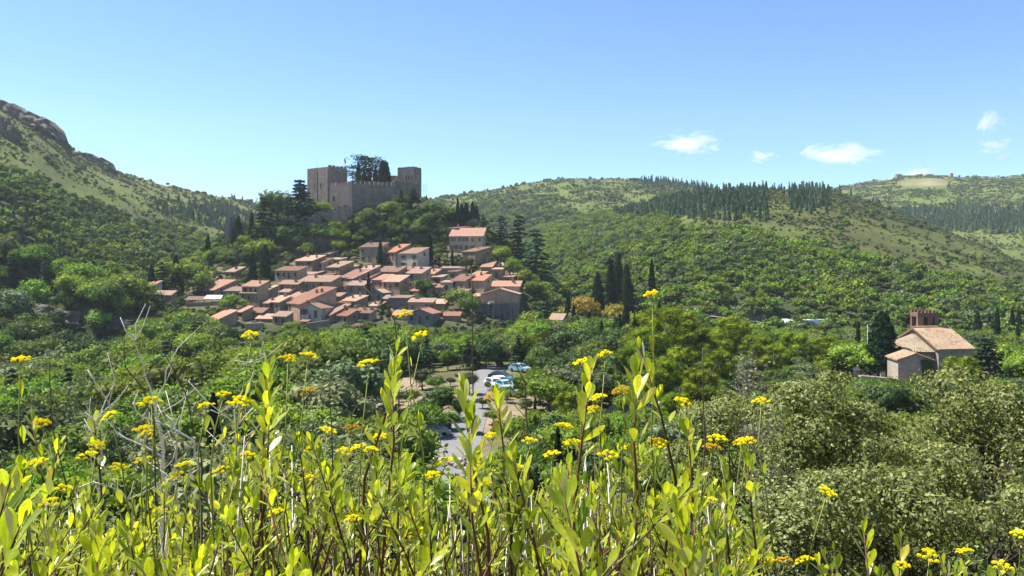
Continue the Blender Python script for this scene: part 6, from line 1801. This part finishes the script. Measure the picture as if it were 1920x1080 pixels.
def put_leaf(o, p, d, size, yellow=False, deep=False):
    """A leaf at p (shrub space) pointing along d; past 300 per shrub they join its leafage."""
    d = d.normalized(); q = d.to_track_quat('Y', 'Z'); q = q @ Matrix.Rotation(frnd.uniform(-.5, .5), 3, 'Y').to_quaternion()
    me = frnd.choice(LEAFY if yellow else LEAF); sc = (size * frnd.uniform(.9, 1.3), size, size)
    if deep or LCOUNT.get(o.name, 0) >= 298:
        LJOIN.setdefault(o.name, []).append((me.name, (Matrix.Translation(p) @ q.to_matrix().to_4x4() @ Matrix.Diagonal((*sc, 1))))); return
    LCOUNT[o.name] = LCOUNT.get(o.name, 0) + 1
    lf = bpy.data.objects.new('leaf', me); lf.parent = o; lf.location = p; lf.rotation_mode = 'QUATERNION'; lf.rotation_quaternion = q
    lf.scale = sc; COL.objects.link(lf); NLEAF[0] += 1


def shoot(px, py, D, nl=16, lsize=.062, span=.26, base_px=None, red=False, r0=.0042, deep=False, hero=False):
    """A leafy shoot whose tip shows at (px, py)."""
    sp, o, rx, ry, rz_ = near_shrub(base_px if base_px is not None else px + frnd.uniform(-70, 70))
    root = Vector((rx, ry, rz_)); tip = P(px, py, D) - root
    b = Vector((frnd.uniform(-.15, .15), frnd.uniform(-.15, .15), -.05))
    tl = 1.0 if hero else 2.4
    low = tip - Vector((frnd.gauss(0, .16 * tl), frnd.gauss(0, .12 * tl), 1)).normalized() * .3 - Vector((tip.x * .10, 0, 0)); mid = b.lerp(low, .55) + Vector((frnd.uniform(-.08, .08), frnd.uniform(-.05, .05), 0))
    pts = [b, mid, low, low.lerp(tip, .5) + Vector((frnd.uniform(-.012, .012), 0, 0)), tip]
    STEMS[o.name].tube(pts, [r0 * 1.5, r0 * 1.1, r0 * .85, r0 * .65, r0 * .35], 6, 1 if red else 0)
    a = frnd.uniform(0, 6.28); ax = (tip - low).normalized(); e1 = ax.orthogonal().normalized(); e2 = ax.cross(e1)
    def along(s):
        s = max(0, min(span, s)); L2 = (pts[4] - pts[3]).length
        return pts[4].lerp(pts[3], s / L2) if s <= L2 else pts[3].lerp(pts[2], min(1, (s - L2) / max(.01, (pts[3] - pts[2]).length)))
    for k in range(nl):
        t = k / max(1, nl - 1); s = span * t ** 1.15; p = along(s); a += 2.4 + frnd.uniform(-.3, .3)
        ang = .38 + .55 * t + frnd.uniform(-.15, .2); d = ax * math.cos(ang) + (e1 * math.cos(a) + e2 * math.sin(a)) * math.sin(ang)
        put_leaf(o, p, d, lsize * (.62 + .5 * min(1, t * 3)) * frnd.uniform(.75, 1.15), frnd.random() < .025, deep)
    return o, pts


def env(u): return np.interp(u, [-60, 0, 60, 130, 200, 260, 330, 420, 470, 520, 570, 640, 700, 750, 800, 850, 930, 990, 1060, 1110, 1160, 1215, 1260, 1300, 1350, 1410, 1440, 1480, 1560, 1660, 1760, 1860, 1960],
                            [860, 890, 850, 830, 900, 900, 880, 810, 740, 730, 760, 850, 860, 790, 850, 830, 780, 870, 850, 760, 760, 780, 860, 830, 830, 850, 990, 1020, 1010, 1020, 1030, 1040, 1040])


# the shoots that stand out
for px, py, D, nl, ls, sp_, bp, red in [
    (505, 690, 1.75, 22, .062, .20, 520, True), (745, 655, 1.8, 16, .056, .24, 735, True), (868, 735, 1.65, 15, .064, .17, 880, True), (932, 742, 1.75, 14, .06, .16, 905, False), (1110, 690, 1.75, 16, .062, .2, 1130, True), (1195, 690, 1.7, 18, .066, .24, 1165, True), (1200, 655, 1.75, 8, .06, .18, 1165, False),
    (880, 840, 1.6, 14, .064, .18, 880, True), (1050, 900, 1.35, 18, .07, .2, 1060, True), (1290, 800, 1.75, 14, .06, .22, 1300, True), (1270, 960, 1.4, 18, .075, .2, 1285, True), (110, 830, 1.9, 14, .058, .2, 120, False), (60, 790, 2.0, 10, .05, .2, 60, False), (20, 900, 1.5, 16, .07, .22, 0, False), (40, 980, 1.3, 12, .075, .2, 20, False),
    (175, 780, 2.0, 9, .05, .14, 160, False), (640, 860, 1.7, 14, .06, .2, 640, False), (560, 830, 1.75, 14, .06, .2, 560, False), (1400, 850, 1.75, 16, .055, .24, 1390, False), (1360, 870, 1.75, 16, .055, .24, 1370, False), (1620, 1000, 1.7, 10, .06, .2, 1600, False), (1690, 1010, 2.2, 10, .055, .2, 1690, False), (960, 860, 1.6, 16, .066, .2, 960, False), (735, 700, 1.75, 14, .06, .2, 735, True)]:
    shoot(px, py, D, nl + 3, ls * .9, sp_, bp, red, .004, hero=True)
# the mass of shoots below them
for k in range(300):
    px = frnd.uniform(-50, 1440); e = float(env(px)); t = frnd.random() ** .8; py = e + 12 + t * (1110 - e); D = frnd.uniform(1.55, 2.5) - .3 * t
    if 820 < px < 905 and py < 905 and frnd.random() < .8: continue
    shoot(px, py, D, frnd.randint(13, 20), frnd.uniform(.03, .048), frnd.uniform(.09, .2), None, frnd.random() < .3, frnd.uniform(.0024, .0036))
for k in range(190):   # deeper, smaller in view
    px = frnd.uniform(-50, 1440); e = float(env(px)); py = e + 60 + frnd.random() * (1060 - e - 40); D = frnd.uniform(2.6, 4.2)
    if 815 < px < 905 and py < 930: continue
    shoot(px, py, D, frnd.randint(9, 14), frnd.uniform(.04, .055), frnd.uniform(.12, .22), None, False, .003, deep=True)
for k in range(26):
    px = frnd.uniform(1440, 1940); e = float(env(px)); py = e + 15 + frnd.random() * 60
    shoot(px, py, frnd.uniform(1.9, 3.0), frnd.randint(8, 13), frnd.uniform(.04, .055), frnd.uniform(.14, .22), None, False, .003)

FLOW = [(1223, 552), (760, 590), (792, 630), (472, 630), (38, 675), (540, 672), (577, 667), (284, 751), (272, 757), (209, 780), (387, 761), (418, 741), (451, 751), (440, 758), (580, 735), (76, 793), (269, 807), (180, 835), (73, 867), (60, 872), (164, 856), (220, 876), (269, 864), (347, 873), (333, 893), (415, 882), (118, 917), (95, 942), (20, 904), (587, 842), (584, 897), (613, 809), (464, 855), (692, 681), (1093, 680), (1135, 665), (927, 743), (1120, 747), (1113, 769), (1167, 733), (1276, 753), (1058, 801), (995, 828), (1073, 833), (924, 818), (1035, 853), (969, 878), (955, 880), (1229, 829), (1240, 833), (1182, 840), (1140, 855), (1242, 940), (660, 804), (715, 819), (647, 847), (673, 840), (695, 845), (813, 891), (835, 866), (742, 913), (667, 969), (1427, 755), (1400, 828), (1390, 830), (1344, 823), (1335, 840), (1549, 923), (1911, 1002), (1809, 1035), (1742, 1042), (1511, 1051), (1418, 1053), (1471, 1053), (1440, 1055), (300, 960), (520, 960), (1160, 985), (780, 1000), (430, 985), (905, 905), (1330, 940), (200, 1010), (1690, 1060), (1880, 1062)]
for (px, py) in FLOW:
    sp, o, rx, ry, rz_ = near_shrub(px); D = frnd.uniform(1.65, 2.0); root = Vector((rx, ry, rz_)); tip = P(px, py, D) - root
    big = py < 700; L_ = .34 if big else frnd.uniform(.12, .22)
    low = tip + Vector((frnd.uniform(-.06, .06), frnd.uniform(-.03, .05), -L_)); md = tip.lerp(low, .5) + Vector((frnd.uniform(-.012, .012), 0, 0))
    w = frnd.uniform(.040, .052) * D / 1.8
    f = add('flower', frnd.choice(UMB) if not big else UMB[frnd.randrange(4)], o, tip - Vector((0, 0, w * .22)), (frnd.uniform(-.35, .35), frnd.uniform(-.35, .35), frnd.uniform(0, 6.28)), w)
    m = MB(); tb = tip - Vector((0, 0, w * .2)); below = low + Vector((frnd.uniform(-.04, .04), .02, -.25)); m.tube([below, low, md, tb], [.0026, .0018, .0014, .0011], 5); m.build('flower_stalk', M_GREENST, o, smooth=True)
    for k in range(3 if big else 1):
        t = frnd.uniform(.2, .95); put_leaf(o, tb.lerp(low, t), Vector((frnd.uniform(-.7, .7), frnd.uniform(-.5, .5), 1)), frnd.uniform(.02, .045))
for (sp, o, rx, ry, rz_) in SHRUBS:
    mb = STEMS[o.name]
    if o.name in LJOIN:
        vs_, qs_, off = [], [], 0
        for mn, mat4 in LJOIN[o.name]:
            mm = bpy.data.meshes[mn]; co = np.empty(len(mm.vertices) * 3, np.float32); mm.vertices.foreach_get('co', co); co = co.reshape(-1, 3); A4 = np.array(mat4)
            vs_.append(co @ A4[:3, :3].T + A4[:3, 3]); ix = np.empty(len(mm.loops), np.int32); mm.loops.foreach_get('vertex_index', ix); qs_.append(ix.reshape(-1, 4) + off); off += len(co)
        lj = add('leafage', qmesh('leafage', np.concatenate(vs_), np.concatenate(qs_), L_MAIN, smooth=True), o); lj['kind'] = 'stuff'
    if mb.v: mb.build('stems', [M_STEM, M_REDST], o, smooth=True)

# bare twigs: bleached dead branches and dry stalks
def twig(name, pts, D, r, mat, label, cat, group, branches=0, seed=0):
    rnd = random.Random(seed); W = [P(x, y, D + .03 * i) for i, (x, y) in enumerate(pts)]; g = W[-1].copy(); gz_ = hz1(g.x, g.y)
    o = empty(name, (g.x, g.y, gz_)); tag(o, label, cat, group); W.append(Vector((g.x + rnd.uniform(-.06, .06), g.y, gz_ - .02))); W = [w - Vector((g.x, g.y, gz_)) for w in W]
    n_ = len(W); fine = []
    for a, b in zip(W[:-1], W[1:]):
        fine += [a, a.lerp(b, .5) + Vector((rnd.gauss(0, .004), rnd.gauss(0, .004), 0))]
    fine.append(W[-1]); m = MB(); k = len(fine); m.tube(fine, [r * (.45 + .75 * i / (k - 1)) for i in range(k)], 6); m.build('branch', mat, o, smooth=True)
    for b in range(branches):
        i = rnd.randrange(1, k - 3); p = fine[i]; d = Vector((rnd.uniform(-1, 1), rnd.uniform(-.3, .3), rnd.uniform(.2, 1))).normalized(); L_ = rnd.uniform(.04, .12)
        m = MB(); m.tube([p, p + d * L_ * .5 + Vector((rnd.gauss(0, .006), 0, 0)), p + d * L_ + Vector((rnd.gauss(0, .012), 0, .01))], [r * .55, r * .4, r * .2], 5); m.build('side_twig', mat, o, smooth=True)
    return o


def c7(*pp): return [(x / 2.25, 600 + y / 2.25) for x, y in pp]
TG = 'bare white twigs'
for i, (pts, lb) in enumerate([
    (c7((370, 210), (460, 350), (482, 475), (600, 530), (690, 580), (700, 700)), 'longest bleached twig reaching up at the far left'), (c7((562, 60), (575, 120), (605, 190), (635, 290), (660, 400), (690, 620)), 'tallest of the bleached bare twigs'), (c7((725, 165), (700, 215), (662, 330), (665, 440), (690, 560), (680, 690)), 'forked bleached twig right of the tallest'),
    (c7((690, 370), (720, 430), (747, 500), (740, 620), (745, 760)), 'thick white twig with hooked top'), (c7((360, 390), (430, 468), (428, 580), (420, 700)), 'short bleached twig under the longest'), (c7((560, 350), (600, 410), (700, 442), (820, 510), (850, 640)), 'bleached twig running down to the right'),
    (c7((992, 172), (1052, 180), (1075, 215), (1050, 300), (990, 380), (1000, 520), (1020, 660)), 'crooked white twig beside the tall leafy shoot'), (c7((300, 716), (392, 684), (510, 722), (560, 800)), 'low arching bleached twig at the left'), (c7((358, 450), (375, 530), (400, 680), (410, 800)), 'thin grey twig left of the flowers'), (c7((890, 380), (960, 410), (1000, 450), (1010, 600)), 'short bleached twig pointing left')]):
    twig('dead_twig', pts, 1.9 + .05 * (i % 3), .0028 if i != 8 else .002, M_DEAD, lb, 'dead twig', TG, 4, i)
DG = 'dry dark stalks'
for i, (pts, lb) in enumerate([([(884, 505), (886, 640), (888, 760), (880, 900)], 'tall dry stalk standing before the rampart'), ([(1318, 655), (1319, 760), (1317, 900)], 'dry stalk before the dead grey oak'), (c7((690, 140), (750, 250), (800, 370), (840, 520), (850, 700)), 'leaning dry stalk among the bleached twigs'), ([(93, 665), (96, 760), (112, 860), (140, 960)], 'thin dry stalk near the left edge'), ([(728, 560), (740, 600), (748, 700)], 'dark dry stalk before the small windowed house'), ([(956, 655), (985, 720), (992, 850)], 'curving dry stalk before the parked cars'), (c7((525, 80), (530, 200), (610, 300), (650, 420)), 'thin dark stalk crossing the tallest bleached twig'), ([(620, 690), (622, 800), (628, 950)], 'dry stalk left of the road view')]):
    twig('dry_stalk', pts, 1.85, .0022, M_DRY, lb, 'dry stalk', DG, 2, 40 + i)
# tangle of bare stems inside the shrubs
for (sp, o, rx, ry, rz_) in SHRUBS[:13]:
    for k in range(11):
        px = sp + frnd.uniform(-70, 70); py = float(env(max(-50, px))) + frnd.uniform(60, 200); D = frnd.uniform(1.7, 2.6); tip = P(px, py, D) - Vector((rx, ry, rz_)); b = Vector((frnd.uniform(-.2, .2), frnd.uniform(-.15, .15), 0))
        a = b.lerp(tip, .5) + Vector((frnd.uniform(-.07, .07), 0, 0)); c = b.lerp(tip, .78) + Vector((frnd.uniform(-.04, .04), 0, 0)); m = MB(); m.tube([b, a, c, tip], [.004, .0032, .0025, .0012], 5)
        if frnd.random() < .7:
            e = c + Vector((frnd.uniform(-.08, .08), 0, frnd.uniform(.03, .1))); m.tube([c, c.lerp(e, .5), e], [.002, .0016, .0008], 4)
        m.build('bare_stem', M_DEAD if frnd.random() < .6 else M_STEM, o, smooth=True)
print('LEAVES', NLEAF[0])

# ------------------------------------------------------------------ clouds far beyond the hills
mc, nt, out = nodes_of('cloud_vapour')
tc = N(nt, 'ShaderNodeTexCoord'); ln = N(nt, 'ShaderNodeVectorMath', {0: tc.outputs['Object']}, operation='LENGTH')
oi = N(nt, 'ShaderNodeObjectInfo')
of = N(nt, 'ShaderNodeVectorMath', {0: tc.outputs['Object'], 1: oi.outputs['Location']}, operation='ADD')
no = N(nt, 'ShaderNodeTexNoise', {'Vector': of.outputs[0], 'Scale': 2.2, 'Detail': 10, 'Roughness': .66, 'Distortion': .5})
pw = N(nt, 'ShaderNodeMath', {0: ln.outputs['Value'], 1: 1.4}, operation='POWER')
th_ = N(nt, 'ShaderNodeMath', {0: pw.outputs[0], 1: .42, 2: .36}, operation='MULTIPLY_ADD')
sm = N(nt, 'ShaderNodeMath', {0: no.outputs[0], 1: th_.outputs[0]}, operation='SUBTRACT')
dn = N(nt, 'ShaderNodeMath', {0: maprange(nt, sm.outputs[0], 0, .2, 0, 1), 1: .016}, operation='MULTIPLY')
pv = N(nt, 'ShaderNodeVolumePrincipled', {'Color': (1, 1, 1, 1), 'Density': dn.outputs[0], 'Anisotropy': .35}); nt.links.new(pv.outputs[0], out.inputs['Volume'])
CV, CQ = cubesphere(6); CLM = qmesh('cloud', CV * 1.0, CQ, mc)
for px, py, w, h, lb in [(1290, 270, 150, 50, 'small white cloud left of the others'), (1428, 294, 76, 28, 'little cloud right of the first one'), (1572, 292, 190, 50, 'longest white cloud above the right hill'), (1858, 228, 60, 60, 'wispy cloud high at the right'), (1868, 272, 76, 38, 'puffy cloud under the wispy one'), (1884, 297, 40, 18, 'faint scrap of cloud at the right'), (1712, 326, 90, 30, 'cloud peeping over the far right hill')]:
    D = 4000; c = P(px, py, D); o = add('cloud', CLM, None, c, (0, 0, px * .1), (w / F * D / 2 * 1.35, w / F * D / 2 * 1.35, h / F * D / 2 * 1.5)); tag(o, lb, 'cloud', 'small white clouds', 'stuff')
# ------------------------------------------------------------------ air
mh, nt, out = nodes_of('hazy_air')
pv = N(nt, 'ShaderNodeVolumePrincipled', {'Color': (0.80, 0.90, 1.0, 1), 'Density': 0.0001, 'Anisotropy': 0.2})
nt.links.new(pv.outputs[0], out.inputs['Volume'])
hb = MB(); hb.box((-1900, -45, -120), (2600, 1800, 330))
tag(hb.build('haze', mh), 'thin blue summer haze filling the valley', 'haze', None, 'stuff')
